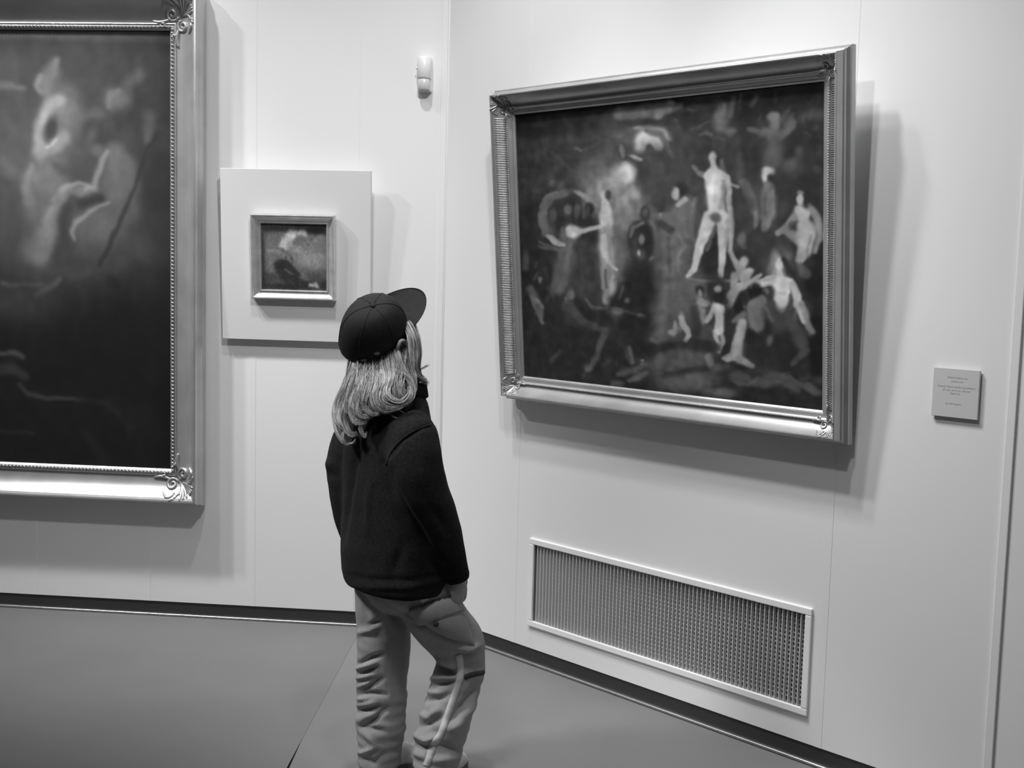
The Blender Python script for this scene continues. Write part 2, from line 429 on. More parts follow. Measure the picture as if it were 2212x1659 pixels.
def corner_ornament(parent, x, z, sx, sz, tfun, k, m):
    """acanthus scrolls clasping a frame corner; x,z the outer front corner, sx,sz point inwards; tfun(a) gives the moulding height"""
    b = MB()
    def put(path, rad, lift=0.002):
        pts = []
        for (p, q) in path:
            a = max(0.0, min(p, q)); pts.append((x + sx * p, -(tfun(a) + lift), z + sz * q))
        n = len(pts); b.tube(pts, [rad * 1.4 * (0.35 + 0.65 * math.sin(PI * (0.12 + 0.8 * i / (n - 1)))) for i in range(n)], 7)
    for mir in (0, 1):
        f = (lambda L: [(q, p) for p, q in L]) if mir else (lambda L: L)
        put(f(spiral(0.118 * k, 0.072 * k, 0.026 * k, 1.5, PI * 0.9, -1)), 0.0050 * k)
        put(f([(0.125 * k + 0.075 * k * i / 12, 0.088 * k + 0.010 * k * math.sin(3 * i / 12) + 0.006 * k * i / 12) for i in range(13)]), 0.0055 * k)
        put(f([(0.10 * k + 0.05 * k * i / 10, 0.040 * k - 0.018 * k * math.sin(PI * i / 10)) for i in range(11)]), 0.0045 * k)
        put(f(spiral(0.158 * k, 0.110 * k, 0.011 * k, 1.0, 0, 1)), 0.0035 * k)
        for j in range(3):
            put(f([(0.086 * k - 0.012 * k * j + 0.03 * k * i / 8, 0.030 * k + 0.012 * k * j - 0.020 * k * i / 8) for i in range(9)]), 0.0042 * k)
        for (p, q, r) in ((0.100, 0.016, 0.006), (0.122, 0.020, 0.005), (0.14, 0.03, 0.004)):
            pp, qq = (p, q) if not mir else (q, p)
            b.ball((x + sx * pp * k, -(tfun(min(pp, qq) * k) + 0.001), z + sz * qq * k), (r * k * 1.2, r * k * .8, r * k))
    # shell in the corner itself
    for j in range(7):
        a = math.radians(8 + 74 * j / 6)
        put([((0.078 - 0.066 * i / 8 * math.cos(a) ) * k, (0.078 - 0.066 * i / 8 * math.sin(a)) * k) for i in range(9)], 0.0052 * k, 0.001)
    return b.build('corner_ornament', m, parent, True)

# ------------------------------------------------------------------ the large painting on the right wall
RW, RH = 1.8275 - 0.4289, 1.1046
pr = empty('framed_painting', wall_matrix('R', 0.4289, 1.0363, 0.0193, 0.0885))
tag(pr, 'large dark painting crowded with classical figures in a gilded frame on the right wall', 'painting')
prof = [(-0.0183, 0.0), (-0.0183, 0.018), (-0.0165, 0.022), (-0.012, 0.023), (-0.0115, 0.027), (-0.0075, 0.031), (-0.0065, 0.040), (-0.003, 0.042),
        (-0.002, 0.052), (0.0, 0.056), (0.0, 0.064), (0.002, 0.0685), (0.005, 0.0695), (0.0085, 0.068), (0.0095, 0.062)]
prof += cove(0.0105, 0.060, 0.044, 0.026, 2.0) + bead(0.045, 0.052, 0.025, 0.0045) + [(0.053, 0.024), (0.056, 0.0225), (0.066, 0.021), (0.0665, 0.018), (0.069, 0.0175), (0.074, 0.0125), (0.074, 0.0)]
for sd in ('bottom', 'top', 'left', 'right'): frame_side(pr, RW, RH, prof, sd, M_gilt)
def t_right(a):
    for (a0, t0), (a1, t1) in zip(prof[9:-1], prof[10:]):
        if a0 <= a <= a1: return t0 + (t1 - t0) * (a - a0) / max(1e-6, a1 - a0)
    return 0.0125
# close-set flutes in the hollow of the two upright sides, and the pearl line of all four
for sx_, x_ in ((1, 0.0), (-1, RW)):
    b = MB(); n = 150
    for i in range(n):
        z = 0.085 + (RH - 0.17) * i / (n - 1)
        b.tube([(x_ + sx_ * a, -(t_right(a) + 0.0008), z) for a in (0.012, 0.020, 0.030, 0.042)], [0.0018, 0.0025, 0.0025, 0.0018], 5)
    tag(b.build('flutes', M_gilt_b, pr, True), kind='stuff')
b = MB()
for i in range(170):
    x = 0.06 + (RW - 0.12) * i / 169
    for z in (0.0485, RH - 0.0485): b.ball((x, -0.0305, z), (0.003, 0.0018, 0.0024), 6, 4)
for i in range(135):
    z = 0.06 + (RH - 0.12) * i / 134
    for x in (0.0485, RW - 0.0485): b.ball((x, -0.0305, z), (0.0024, 0.0018, 0.003), 6, 4)
tag(b.build('pearl_line', M_gilt_b, pr, True), kind='stuff')
for (x, z, sx_, sz_) in ((0, 0, 1, 1), (RW, 0, -1, 1), (0, RH, 1, -1), (RW, RH, -1, -1)):
    corner_ornament(pr, x, z, sx_, sz_, t_right, 0.48, M_gilt_b)

E = 'e'; S = 's'
right_groups = [
 (1110, 200, .1326, [(S, 66, .7, .9, [950, 900, 25, 1090, 940, 25, 1300, 850, 22, 1600, 720, 20]), (S, 95, .6, .8, [1000, 890, 18, 1090, 950, 16]),
   (S, 70, .55, .9, [600, 980, 30, 740, 1080, 45, 900, 1230, 30, 1090, 1330, 30]), (E, 600, 1440, 50, 70, 20, 84, .7, .8), (E, 740, 1470, 60, 70, 30, 84, .6, .8),
   (S, 60, .5, .9, [250, 1050, 40, 500, 930, 40]), (E, 360, 1560, 60, 40, 0, 66, .6, .9)]),
 (1320, 180, .1447, [
   (E, 330, 700, 420, 230, -15, 92, .65, .9), (S, 100, .8, .6, [110, 440, 90, 400, 440, 85, 640, 400, 90, 860, 320, 60]), (S, 128, .8, .7, [700, 470, 50, 800, 390, 55, 890, 310, 45]),
   (S, 62, .85, .6, [180, 560, 40, 330, 570, 45, 520, 540, 55, 640, 560, 50, 720, 600, 40]), (E, 830, 510, 85, 85, 0, 50, .9, .4), (S, 60, .8, .7, [870, 580, 60, 950, 680, 90, 1050, 800, 90]),
   (S, 118, .8, .6, [400, 630, 25, 560, 620, 28, 740, 650, 40, 800, 720, 50, 880, 800, 55]), (S, 86, .8, .7, [340, 650, 40, 520, 690, 42, 680, 740, 50, 770, 830, 40, 820, 930, 40]),
   (E, 480, 870, 110, 150, 20, 172, .95, .4), (E, 650, 880, 110, 110, 0, 165, .95, .4), (E, 560, 800, 120, 70, 0, 168, .9, .5), (E, 700, 950, 60, 70, 0, 158, .9, .5),
   (E, 550, 990, 68, 105, 0, 72, .98, .25), (S, 74, .95, .4, [260, 1030, 35, 400, 1040, 55, 520, 1090, 70, 640, 1110, 60]), (E, 560, 1260, 170, 200, 0, 62, .95, .5),
   (E, 145, 1010, 62, 130, -15, 66, .9, .25), (E, 148, 1000, 36, 100, -15, 108, .9, .3), (S, 70, .9, .4, [160, 1120, 45, 300, 1200, 55, 430, 1260, 80]),
   (S, 150, .9, .5, [220, 1090, 30, 300, 1130, 35, 370, 1160, 35]), (E, 150, 1330, 190, 140, -15, 165, .9, .6), (E, 250, 1290, 90, 110, 30, 175, .85, .5), (S, 150, .7, .7, [150, 1570, 40, 300, 1430, 60]),
   (E, 700, 1400, 320, 220, 10, 58, .9, .5), (E, 1050, 1100, 160, 330, 25, 68, .7, .8), (S, 100, .7, .7, [860, 1010, 25, 900, 1100, 25]), (S, 98, .7, .7, [1000, 1100, 30, 1100, 1250, 35, 1180, 1340, 35]),
   (S, 104, .7, .7, [1320, 760, 25, 1400, 730, 28, 1480, 760, 25]), (E, 1620, 520, 60, 130, 0, 92, .6, .8), (E, 1250, 950, 140, 280, 10, 52, .7, .8),
   (E, 1490, 1110, 45, 75, 0, 128, .9, .4), (S, 135, .9, .4, [1530, 1170, 32, 1530, 1300, 45]), (S, 60, .8, .5, [1400, 1240, 60, 1430, 1330, 60]),
   (E, 1520, 1480, 115, 180, 0, 168, .97, .3), (E, 1510, 1400, 90, 80, 0, 172, .8, .5), (E, 930, 1600, 48, 85, 8, 140, .9, .35), (E, 1040, 1570, 90, 110, 0, 56, .9, .4)]),
 (1550, 180, .1447, [
   (E, 60, 560, 110, 190, 20, 84, .7, .8), (S, 88, .7, .7, [180, 480, 40, 240, 240, 40]), (S, 82, .6, .8, [330, 280, 25, 340, 200, 30]), (S, 84, .6, .8, [490, 330, 35, 550, 220, 40]),
   (E, 820, 490, 80, 60, 0, 104, .85, .5), (E, 840, 600, 70, 100, 0, 92, .85, .5), (S, 94, .8, .5, [460, 680, 35, 570, 700, 35]), (S, 86, .85, .5, [690, 720, 60, 860, 770, 70, 1000, 710, 45, 1130, 590, 45]),
   (S, 76, .8, .6, [780, 820, 90, 800, 960, 80, 740, 1120, 90]), (S, 78, .6, .8, [1040, 420, 40, 940, 550, 40]), (E, 1060, 950, 190, 220, 10, 40, .8, .6), (E, 1430, 470, 160, 70, 0, 82, .6, .9),
   (E, 180, 720, 60, 80, 40, 86, .7, .6), (S, 74, .6, .8, [250, 870, 60, 270, 1250, 60]), (E, 1050, 1230, 80, 90, 20, 88, .7, .6), (S, 72, .6, .8, [1200, 1000, 60, 1180, 1350, 80]), (E, 1480, 1290, 60, 60, 0, 82, .6, .7),
   (E, 400, 1100, 160, 260, 0, 42, .7, .7), (E, 770, 1290, 75, 50, 15, 150, .9, .45), (E, 685, 1390, 42, 85, -5, 150, .9, .4), (S, 60, .9, .4, [690, 1290, 16, 760, 1370, 22]),
   (E, 780, 1400, 60, 60, 0, 50, .9, .4), (S, 118, .85, .5, [740, 1500, 50, 780, 1560, 60]), (E, 580, 1570, 90, 80, 0, 86, .7, .6), (S, 128, .8, .5, [190, 1500, 18, 270, 1540, 22]), (S, 96, .7, .6, [360, 1460, 45, 420, 1640, 45]),
   (E, 60, 1450, 60, 180, 0, 140, .7, .6), (S, 120, .7, .6, [60, 1150, 30, 80, 1300, 40])]),
 (1120, 400, .1326, [
   (E, 760, 470, 400, 370, 0, 46, .7, .5), (S, 88, .95, .3, [600, 110, 50, 460, 170, 55, 370, 320, 58, 340, 480, 56, 360, 620, 50, 410, 740, 40]), (S, 122, .9, .4, [900, 80, 30, 1010, 140, 40, 1110, 230, 50]),
   (S, 60, .9, .4, [480, 300, 40, 620, 200, 50, 800, 190, 60]), (E, 720, 90, 80, 60, 0, 92, .7, .7), (S, 96, .85, .5, [1040, 250, 40, 1050, 430, 45]),
   (E, 1260, 180, 130, 260, 15, 140, .85, .6), (E, 1160, 100, 70, 90, 0, 120, .7, .7),
   (E, 1150, 350, 70, 90, -15, 46, .95, .35), (E, 1140, 560, 120, 75, 0, 44, .95, .4), (E, 1050, 480, 35, 45, 0, 110, .8, .5), (E, 1210, 480, 30, 50, -20, 112, .8, .5),
   (E, 1360, 180, 60, 100, 0, 165, .9, .5), (E, 1430, 130, 30, 60, 0, 78, .8, .5), (S, 162, .97, .35, [1380, 300, 70, 1400, 460, 110, 1400, 600, 70]), (E, 1490, 290, 40, 60, 0, 70, .9, .4), (E, 1560, 150, 110, 130, 0, 104, .6, .7),
   (E, 1560, 500, 110, 240, 0, 104, .9, .5), (E, 800, 380, 60, 90, 0, 96, .8, .5), (S, 100, .8, .6, [910, 340, 26, 920, 560, 30]), (S, 116, .8, .5, [810, 470, 35, 800, 580, 50]),
   (E, 560, 420, 90, 90, 0, 70, .8, .6), (E, 510, 590, 55, 110, 0, 92, .8, .6), (E, 470, 730, 100, 90, 0, 96, .8, .6), (S, 98, .85, .5, [700, 590, 40, 650, 720, 45, 660, 830, 40]),
   (E, 860, 730, 140, 120, 15, 164, .97, .35), (E, 790, 660, 70, 70, 0, 172, .9, .5), (S, 152, .95, .35, [960, 700, 60, 1100, 690, 55, 1240, 660, 45, 1350, 650, 35]), (E, 1370, 670, 45, 35, 0, 62, .85, .5),
   (S, 146, .92, .4, [520, 820, 40, 590, 890, 45, 700, 930, 35]), (S, 84, .7, .7, [330, 900, 25, 480, 960, 28, 680, 1010, 30]),
   (S, 86, .9, .55, [790, 940, 90, 700, 1200, 110, 640, 1500, 110, 560, 1640, 60]), (S, 62, .9, .6, [930, 950, 110, 900, 1300, 120, 860, 1640, 120]), (S, 44, .8, .5, [1080, 850, 90, 1150, 1200, 110, 1180, 1640, 110]),
   (S, 66, .6, .7, [960, 900, 22, 1090, 980, 25, 1170, 900, 22]),
   (S, 158, .95, .4, [1400, 760, 65, 1400, 960, 60, 1420, 1120, 50, 1520, 1250, 30, 1570, 1310, 25]), (S, 128, .9, .45, [1350, 1250, 28, 1350, 1450, 40, 1400, 1640, 45]), (S, 118, .8, .5, [1480, 1400, 35, 1520, 1640, 55]),
   (E, 1580, 960, 80, 180, -15, 104, .7, .6), (E, 1600, 1500, 90, 200, 0, 90, .6, .7), (S, 74, .6, .8, [90, 1050, 40, 90, 1320, 45]), (E, 330, 1520, 35, 50, 0, 104, .85, .5), (S, 72, .7, .7, [290, 1400, 25, 240, 1500, 25])]),
 (1320, 400, .1447, [
   (E, 170, 330, 220, 250, 0, 116, .75, .7), (E, 270, 200, 70, 90, 40, 152, .8, .6), (E, 280, 520, 110, 60, -20, 142, .8, .6), (E, 200, 600, 60, 50, 0, 148, .8, .6), (E, 400, 250, 110, 60, 0, 92, .7, .7), (E, 620, 380, 70, 110, 0, 92, .8, .6),
   (E, 40, 900, 150, 400, 0, 90, .7, .7), (E, 200, 1050, 90, 220, 0, 82, .7, .6), (E, 600, 640, 60, 150, -5, 112, .8, .6),
   (E, 700, 200, 260, 140, 0, 56, .8, .6), (E, 495, 385, 82, 105, 0, 60, .97, .2), (E, 490, 390, 45, 60, 0, 84, .8, .6),
   (E, 930, 110, 45, 95, -5, 150, .95, .35), (E, 1060, 90, 80, 90, 0, 52, .9, .5), (E, 1080, 450, 240, 230, 0, 92, .9, .5), (S, 140, .85, .45, [960, 290, 32, 1080, 220, 40]), (S, 112, .8, .5, [1260, 290, 40, 1300, 180, 25]),
   (S, 84, .9, .5, [900, 420, 60, 720, 430, 40, 620, 430, 25]), (E, 730, 425, 30, 20, 0, 124, .8, .5), (E, 870, 570, 110, 70, 35, 58, .8, .6), (E, 960, 850, 300, 330, 0, 84, .9, .6), (E, 1120, 1080, 130, 170, 0, 60, .75, .7),
   (S, 98, .6, .6, [930, 800, 30, 1010, 880, 40, 950, 1000, 30]), (S, 92, .5, .7, [750, 750, 25, 830, 980, 25]), (S, 92, .5, .7, [900, 1000, 25, 920, 1200, 25]),
   (E, 450, 760, 170, 240, -8, 44, .97, .25), (E, 350, 760, 60, 170, 10, 66, .7, .6), (E, 450, 740, 42, 85, 0, 96, .9, .4), (S, 76, .7, .5, [460, 830, 35, 520, 960, 45, 470, 1060, 50]), (E, 380, 970, 30, 55, 0, 152, .95, .4),
   (S, 120, .8, .5, [560, 1090, 20, 610, 1040, 18]), (S, 46, .95, .4, [320, 1000, 60, 480, 1160, 110, 480, 1400, 180, 420, 1600, 260]), (S, 42, .9, .4, [200, 1580, 130, 350, 1400, 140]), (S, 74, .8, .5, [190, 1440, 30, 230, 1250, 30]),
   (S, 58, .9, .4, [1340, 300, 70, 1400, 480, 60, 1300, 640, 60]), (E, 1450, 200, 90, 110, 0, 140, .7, .6),
   (S, 84, .95, .4, [1480, 420, 80, 1540, 520, 90, 1440, 620, 60]), (S, 160, .97, .3, [1420, 480, 45, 1390, 620, 80, 1340, 760, 60, 1280, 900, 50, 1260, 1060, 45, 1230, 1200, 40, 1130, 1340, 35]), (S, 42, .97, .3, [1520, 680, 80, 1450, 900, 110, 1420, 1180, 130, 1440, 1280, 110]),
   (S, 150, .95, .35, [1630, 400, 50, 1620, 650, 55, 1640, 900, 40, 1640, 1200, 32, 1620, 1350, 32]), (S, 96, .8, .6, [1340, 1410, 30, 1640, 1400, 28]), (E, 1050, 1500, 420, 200, 0, 86, .9, .5), (E, 560, 1250, 60, 100, 0, 56, .7, .6),
   (E, 1320, 1550, 75, 85, 0, 48, .95, .3), (E, 1305, 1550, 35, 60, 0, 116, .95, .4), (E, 1560, 1560, 110, 110, 0, 44, .95, .3), (E, 1590, 1500, 50, 50, 0, 132, .9, .45)]),
 (1550, 400, .1447, [
   (E, 60, 280, 90, 190, 0, 152, .9, .5), (S, 148, .95, .35, [40, 330, 80, 50, 560, 60, 40, 700, 50, 60, 900, 45, 60, 1100, 40, 40, 1330, 35]), (S, 42, .9, .4, [150, 100, 60, 260, 300, 70, 120, 900, 40, 140, 1200, 60]), (S, 122, .95, .35, [120, 150, 18, 160, 420, 35, 190, 650, 28, 200, 860, 40, 160, 960, 15]),
   (S, 120, .9, .4, [160, 960, 16, 240, 1100, 35, 320, 1250, 40, 360, 1370, 50]), (E, 390, 1130, 60, 80, 20, 136, .9, .4), (S, 132, .92, .4, [490, 1260, 45, 420, 1370, 55, 370, 1400, 40]),
   (E, 350, 350, 120, 260, 0, 56, .8, .6), (S, 90, .9, .4, [400, 60, 50, 470, 220, 45, 560, 340, 45, 590, 480, 40, 560, 620, 30]), (S, 116, .85, .5, [560, 380, 28, 590, 540, 30]), (E, 730, 250, 110, 230, 3, 88, .9, .4), (S, 96, .7, .6, [770, 60, 50, 800, 250, 40, 700, 460, 40, 680, 560, 25]),
   (S, 94, .85, .4, [350, 720, 45, 360, 800, 55, 390, 900, 40]), (E, 650, 750, 230, 230, 0, 52, .8, .6), (E, 940, 300, 100, 200, 0, 58, .7, .7), (E, 1000, 820, 150, 120, 0, 60, .7, .6),
   (E, 1235, 80, 50, 30, 0, 100, .9, .4), (E, 1235, 190, 48, 85, 0, 146, .95, .35), (E, 1320, 180, 50, 90, 0, 40, .8, .6), (S, 140, .92, .4, [1200, 340, 55, 1260, 400, 90, 1330, 380, 55]), (S, 112, .9, .4, [1180, 400, 55, 1120, 520, 60, 980, 640, 45, 870, 700, 28]),
   (E, 1190, 560, 60, 80, 30, 62, .85, .5), (S, 110, .9, .4, [960, 650, 40, 1100, 690, 55, 1200, 740, 55]), (S, 142, .95, .4, [1290, 520, 60, 1330, 640, 140, 1310, 820, 100, 1230, 1000, 60, 1170, 1130, 25]), (S, 112, .7, .5, [1360, 780, 15, 1330, 920, 15]),
   (S, 118, .9, .4, [1370, 290, 35, 1460, 430, 45, 1530, 570, 45, 1500, 720, 40]), (S, 124, .85, .4, [1450, 620, 30, 1420, 820, 30, 1330, 980, 30, 1190, 1140, 20]), (S, 48, .85, .4, [1390, 380, 28, 1420, 500, 25]),
   (E, 1500, 1000, 90, 300, 0, 36, .9, .5), (E, 1450, 1450, 180, 240, 0, 34, .95, .4), (S, 72, .8, .5, [1180, 1150, 30, 1280, 1280, 80, 1330, 1340, 40]), (E, 1010, 1030, 70, 130, -25, 80, .7, .6), (S, 44, .9, .4, [930, 990, 40, 1000, 1110, 40, 1090, 1180, 60]),
   (E, 850, 1040, 70, 90, 0, 124, .85, .6), (E, 890, 1140, 65, 110, 0, 168, .95, .35), (E, 820, 1130, 40, 90, 0, 112, .8, .5), (E, 790, 1220, 50, 70, 0, 104, .8, .6), (S, 172, .97, .3, [880, 1280, 60, 900, 1380, 110, 960, 1420, 130, 1060, 1390, 75, 1130, 1480, 55, 1180, 1640, 60]),
   (S, 165, .97, .3, [830, 1360, 60, 720, 1400, 45, 600, 1430, 35]), (S, 168, .97, .35, [900, 1440, 100, 950, 1540, 110, 950, 1660, 80]), (S, 60, .8, .5, [1010, 1250, 35, 1020, 1320, 30]), (E, 560, 1530, 115, 110, 0, 38, .97, .3), (E, 760, 1560, 100, 110, 0, 58, .9, .5), (E, 710, 1510, 35, 45, 0, 104, .8, .5),
   (S, 138, .9, .4, [310, 1480, 40, 450, 1450, 40, 590, 1350, 30]), (S, 124, .9, .4, [260, 1330, 55, 230, 1470, 45]), (S, 136, .9, .4, [250, 1530, 60, 180, 1640, 60]), (E, 90, 1480, 60, 60, 0, 70, .8, .6), (E, 20, 1490, 40, 50, 0, 124, .8, .5), (E, 20, 1640, 60, 60, 0, 40, .9, .4)]),
 (1120, 600, .1567, [
   (S, 84, .8, .6, [130, 120, 50, 190, 240, 60, 270, 360, 50, 300, 520, 25]), (S, 112, .8, .6, [220, 280, 35, 290, 380, 30]), (S, 70, .7, .7, [560, 0, 60, 440, 120, 60]), (E, 690, 200, 50, 70, 10, 94, .8, .6), (S, 96, .8, .5, [640, 250, 25, 660, 340, 25]),
   (S, 104, .85, .4, [920, 280, 18, 960, 350, 22, 1030, 380, 20]), (S, 82, .8, .5, [1010, 430, 22, 1130, 400, 28, 1220, 440, 25]), (S, 114, .9, .4, [1270, 0, 50, 1270, 150, 60, 1220, 270, 70]), (S, 92, .8, .5, [1480, 0, 35, 1400, 110, 40]),
   (E, 1640, 250, 200, 250, 0, 40, .95, .4), (E, 1470, 300, 35, 45, 0, 88, .85, .5), (E, 1340, 510, 75, 65, 10, 100, .9, .5), (S, 82, .8, .5, [1250, 380, 25, 1500, 440, 25, 1740, 490, 22]),
   (S, 70, .85, .5, [650, 420, 60, 680, 560, 60, 880, 660, 40, 1090, 690, 35]), (E, 1060, 570, 30, 45, 0, 76, .8, .5), (E, 900, 520, 180, 90, 0, 38, .8, .6), (E, 1190, 560, 110, 80, 0, 40, .8, .6),
   (E, 1640, 640, 200, 190, 0, 44, .95, .35), (E, 1790, 620, 60, 70, 0, 44, .95, .3), (E, 1810, 740, 70, 65, 0, 42, .95, .3), (E, 1720, 590, 45, 30, 0, 84, .8, .5), (S, 76, .8, .5, [1210, 690, 60, 1110, 850, 50, 1080, 1080, 35]),
   (E, 300, 1000, 260, 250, 0, 40, .7, .8), (S, 62, .6, .6, [590, 950, 30, 480, 1100, 30, 390, 1200, 25]), (S, 58, .6, .7, [900, 780, 35, 870, 900, 30]), (E, 920, 1200, 55, 50, 0, 92, .85, .5), (S, 76, .8, .5, [900, 1240, 40, 860, 1330, 25]),
   (S, 74, .7, .6, [1150, 1180, 20, 1220, 1120, 25]), (S, 84, .8, .5, [1470, 950, 35, 1490, 1050, 40, 1540, 1150, 25]), (E, 1690, 1180, 28, 24, 0, 118, .9, .4), (S, 82, .8, .6, [1300, 1420, 45, 1400, 1440, 40]), (S, 94, .8, .6, [1520, 1390, 35, 1640, 1340, 45, 1740, 1290, 30]),
   (E, 1700, 950, 220, 140, 0, 38, .85, .5), (S, 96, .8, .6, [1960, 1050, 60, 1930, 1190, 45, 2000, 1130, 50]), (E, 1950, 700, 90, 140, 0, 96, .8, .6), (S, 104, .8, .6, [1830, 830, 35, 1920, 870, 35]), (E, 1760, 1440, 260, 40, -5, 40, .8, .6), (E, 1990, 1430, 80, 70, 0, 66, .7, .7)]),
 (1430, 600, .1748, [
   (E, 150, 200, 330, 260, 0, 88, .85, .6), (E, 90, 210, 60, 90, 0, 68, .6, .7), (E, 460, 130, 55, 65, 0, 50, .95, .3), (E, 455, 140, 25, 50, 0, 118, .9, .4), (E, 640, 180, 90, 140, 0, 40, .95, .3), (E, 690, 100, 45, 50, 0, 124, .9, .4), (E, 680, 240, 75, 75, 0, 36, .95, .35), (E, 500, 230, 32, 35, 0, 54, .8, .5),
   (S, 130, .9, .4, [440, 220, 30, 480, 290, 50, 560, 310, 30]), (S, 116, .85, .5, [490, 340, 35, 500, 480, 40]), (S, 52, .9, .5, [370, 330, 60, 390, 500, 70, 420, 640, 60]), (E, 540, 400, 60, 80, 0, 56, .8, .5),
   (S, 158, .97, .3, [660, 330, 55, 710, 380, 70, 710, 480, 45, 710, 580, 60, 690, 640, 40]), (S, 132, .9, .35, [630, 340, 25, 590, 450, 28, 540, 510, 25]), (S, 124, .9, .4, [640, 640, 25, 670, 740, 30]), (S, 120, .9, .4, [735, 640, 20, 740, 780, 25, 680, 890, 18]),
   (S, 128, .92, .4, [150, 510, 22, 160, 590, 30, 200, 620, 35]), (S, 146, .92, .4, [240, 420, 28, 230, 540, 30, 290, 600, 32, 330, 680, 25, 270, 750, 25]), (E, 120, 660, 55, 45, 0, 142, .92, .45), (E, 200, 700, 80, 80, 0, 70, .7, .6), (E, 60, 740, 90, 70, 0, 74, .7, .6),
   (E, 400, 560, 40, 45, 0, 96, .8, .5), (S, 66, .8, .6, [520, 560, 60, 540, 700, 70]), (E, 320, 840, 330, 70, -8, 46, .85, .5), (E, 820, 620, 60, 230, 0, 46, .9, .4),
   (S, 130, .9, .4, [930, 110, 35, 870, 260, 45, 820, 340, 30]), (S, 138, .9, .4, [1060, 70, 35, 960, 110, 40]), (E, 940, 330, 70, 110, 0, 36, .95, .35), (S, 112, .85, .4, [980, 250, 18, 1010, 340, 18]), (E, 1150, 150, 100, 120, 0, 34, .97, .3), (E, 1310, 150, 90, 120, 0, 46, .9, .4), (E, 1270, 120, 30, 50, 0, 100, .8, .5),
   (S, 168, .97, .3, [1460, 60, 100, 1470, 150, 95, 1450, 240, 80, 1480, 330, 60, 1510, 390, 25]), (S, 150, .95, .35, [1620, 60, 50, 1680, 200, 45, 1650, 320, 40]), (S, 42, .9, .4, [1570, 120, 35, 1580, 260, 40, 1560, 380, 45]), (S, 116, .9, .4, [1740, 290, 28, 1740, 410, 25]), (S, 110, .9, .4, [1790, 480, 28, 1810, 590, 40, 1860, 690, 40]),
   (S, 96, .95, .4, [1200, 250, 60, 1120, 330, 65, 1120, 480, 70, 1190, 600, 80, 1230, 700, 50]), (S, 62, .9, .5, [1250, 330, 60, 1350, 420, 120, 1480, 520, 120]), (S, 74, .7, .6, [1300, 330, 20, 1420, 560, 22]), (S, 100, .85, .5, [880, 510, 28, 990, 440, 40]),
   (S, 132, .95, .35, [970, 540, 50, 950, 680, 55, 910, 860, 60, 900, 950, 60]), (S, 148, .85, .5, [890, 800, 25, 890, 920, 35]), (S, 126, .92, .4, [870, 940, 40, 760, 980, 25]), (S, 116, .92, .4, [960, 950, 40, 1050, 1040, 35]), (S, 76, .8, .5, [1010, 600, 40, 1000, 900, 45]),
   (E, 1110, 700, 75, 90, 0, 40, .95, .35), (E, 1100, 730, 30, 40, 0, 66, .7, .6), (E, 1250, 900, 230, 200, 0, 46, .9, .5), (S, 82, .85, .5, [1350, 690, 40, 1310, 790, 50]), (E, 1365, 700, 30, 28, 0, 118, .85, .5), (E, 1560, 800, 130, 300, 0, 38, .8, .6), (S, 66, .8, .5, [1680, 640, 80, 1740, 800, 80, 1800, 880, 45, 1620, 1050, 30]),
   (E, 1920, 800, 100, 450, 0, 32, .95, .4), (E, 300, 1000, 260, 120, -10, 80, .8, .6), (S, 112, .8, .5, [560, 930, 40, 600, 1040, 40]), (E, 60, 980, 60, 60, 0, 92, .7, .6), (S, 48, .85, .5, [100, 1200, 50, 350, 1100, 40, 560, 1080, 40]), (E, 400, 1260, 250, 110, -10, 84, .85, .6), (E, 960, 1090, 80, 40, 0, 42, .9, .4),
   (S, 72, .8, .6, [640, 1100, 50, 800, 1080, 30]), (E, 800, 1420, 130, 45, 0, 86, .85, .6), (E, 900, 1280, 260, 110, 0, 44, .7, .7), (S, 74, .8, .5, [950, 1200, 60, 1050, 1230, 50]), (S, 80, .8, .5, [900, 1270, 18, 960, 1320, 18, 1130, 1290, 22, 1180, 1230, 22]), (S, 76, .8, .6, [1260, 1320, 50, 1400, 1240, 70, 1500, 1200, 45]), (S, 70, .8, .6, [1560, 1300, 50, 1680, 1390, 40]), (S, 78, .8, .5, [1580, 1200, 20, 1650, 1260, 22]),
   (S, 76, .8, .6, [1820, 1340, 50, 1950, 1420, 40]), (E, 1500, 1500, 500, 90, 8, 42, .8, .7), (E, 1950, 1260, 60, 40, 0, 66, .7, .7)]),
]
def right_base(u, v, X, Y):
    b = 47 + 16 * np.exp(-(((u - .5) / .3) ** 2 + ((v - .6) / .35) ** 2))
    b = b - 8 * sstep(.86, 1., v) - 10 * sstep(.8, 1, u) * sstep(.5, .1, v) - 6 * sstep(.15, 0, u)
    return b
rp = random.Random(33); dabs = []
def crowd(x0, x1, y0, y1, n, lo, hi, tilt, ln=(8, 26), wd=(2.5, 6), op=.4):
    for _ in range(n):
        x, y = rp.uniform(x0, x1), rp.uniform(y0, y1); a = math.radians(tilt + rp.gauss(0, 32)); L = rp.uniform(*ln); c = rp.uniform(-.5, .5); w = rp.uniform(*wd)
        q_ = []
        for k in range(4):
            t = k / 3 - .5; q_ += [x + L * t * math.cos(a) - c * L * (t * t) * math.sin(a), y + L * t * math.sin(a) + c * L * (t * t) * math.cos(a), w * (1.0 - .7 * abs(t))]
        dabs.append(('s', rp.uniform(lo, hi), op * rp.uniform(.5, 1), .6, q_))
crowd(1130, 1330, 560, 800, 70, 44, 86, 80); crowd(1330, 1440, 680, 830, 45, 36, 90, 30); crowd(1560, 1770, 210, 420, 60, 44, 88, 80); crowd(1120, 1330, 260, 420, 40, 40, 66, 25, (16, 46), (3, 8))
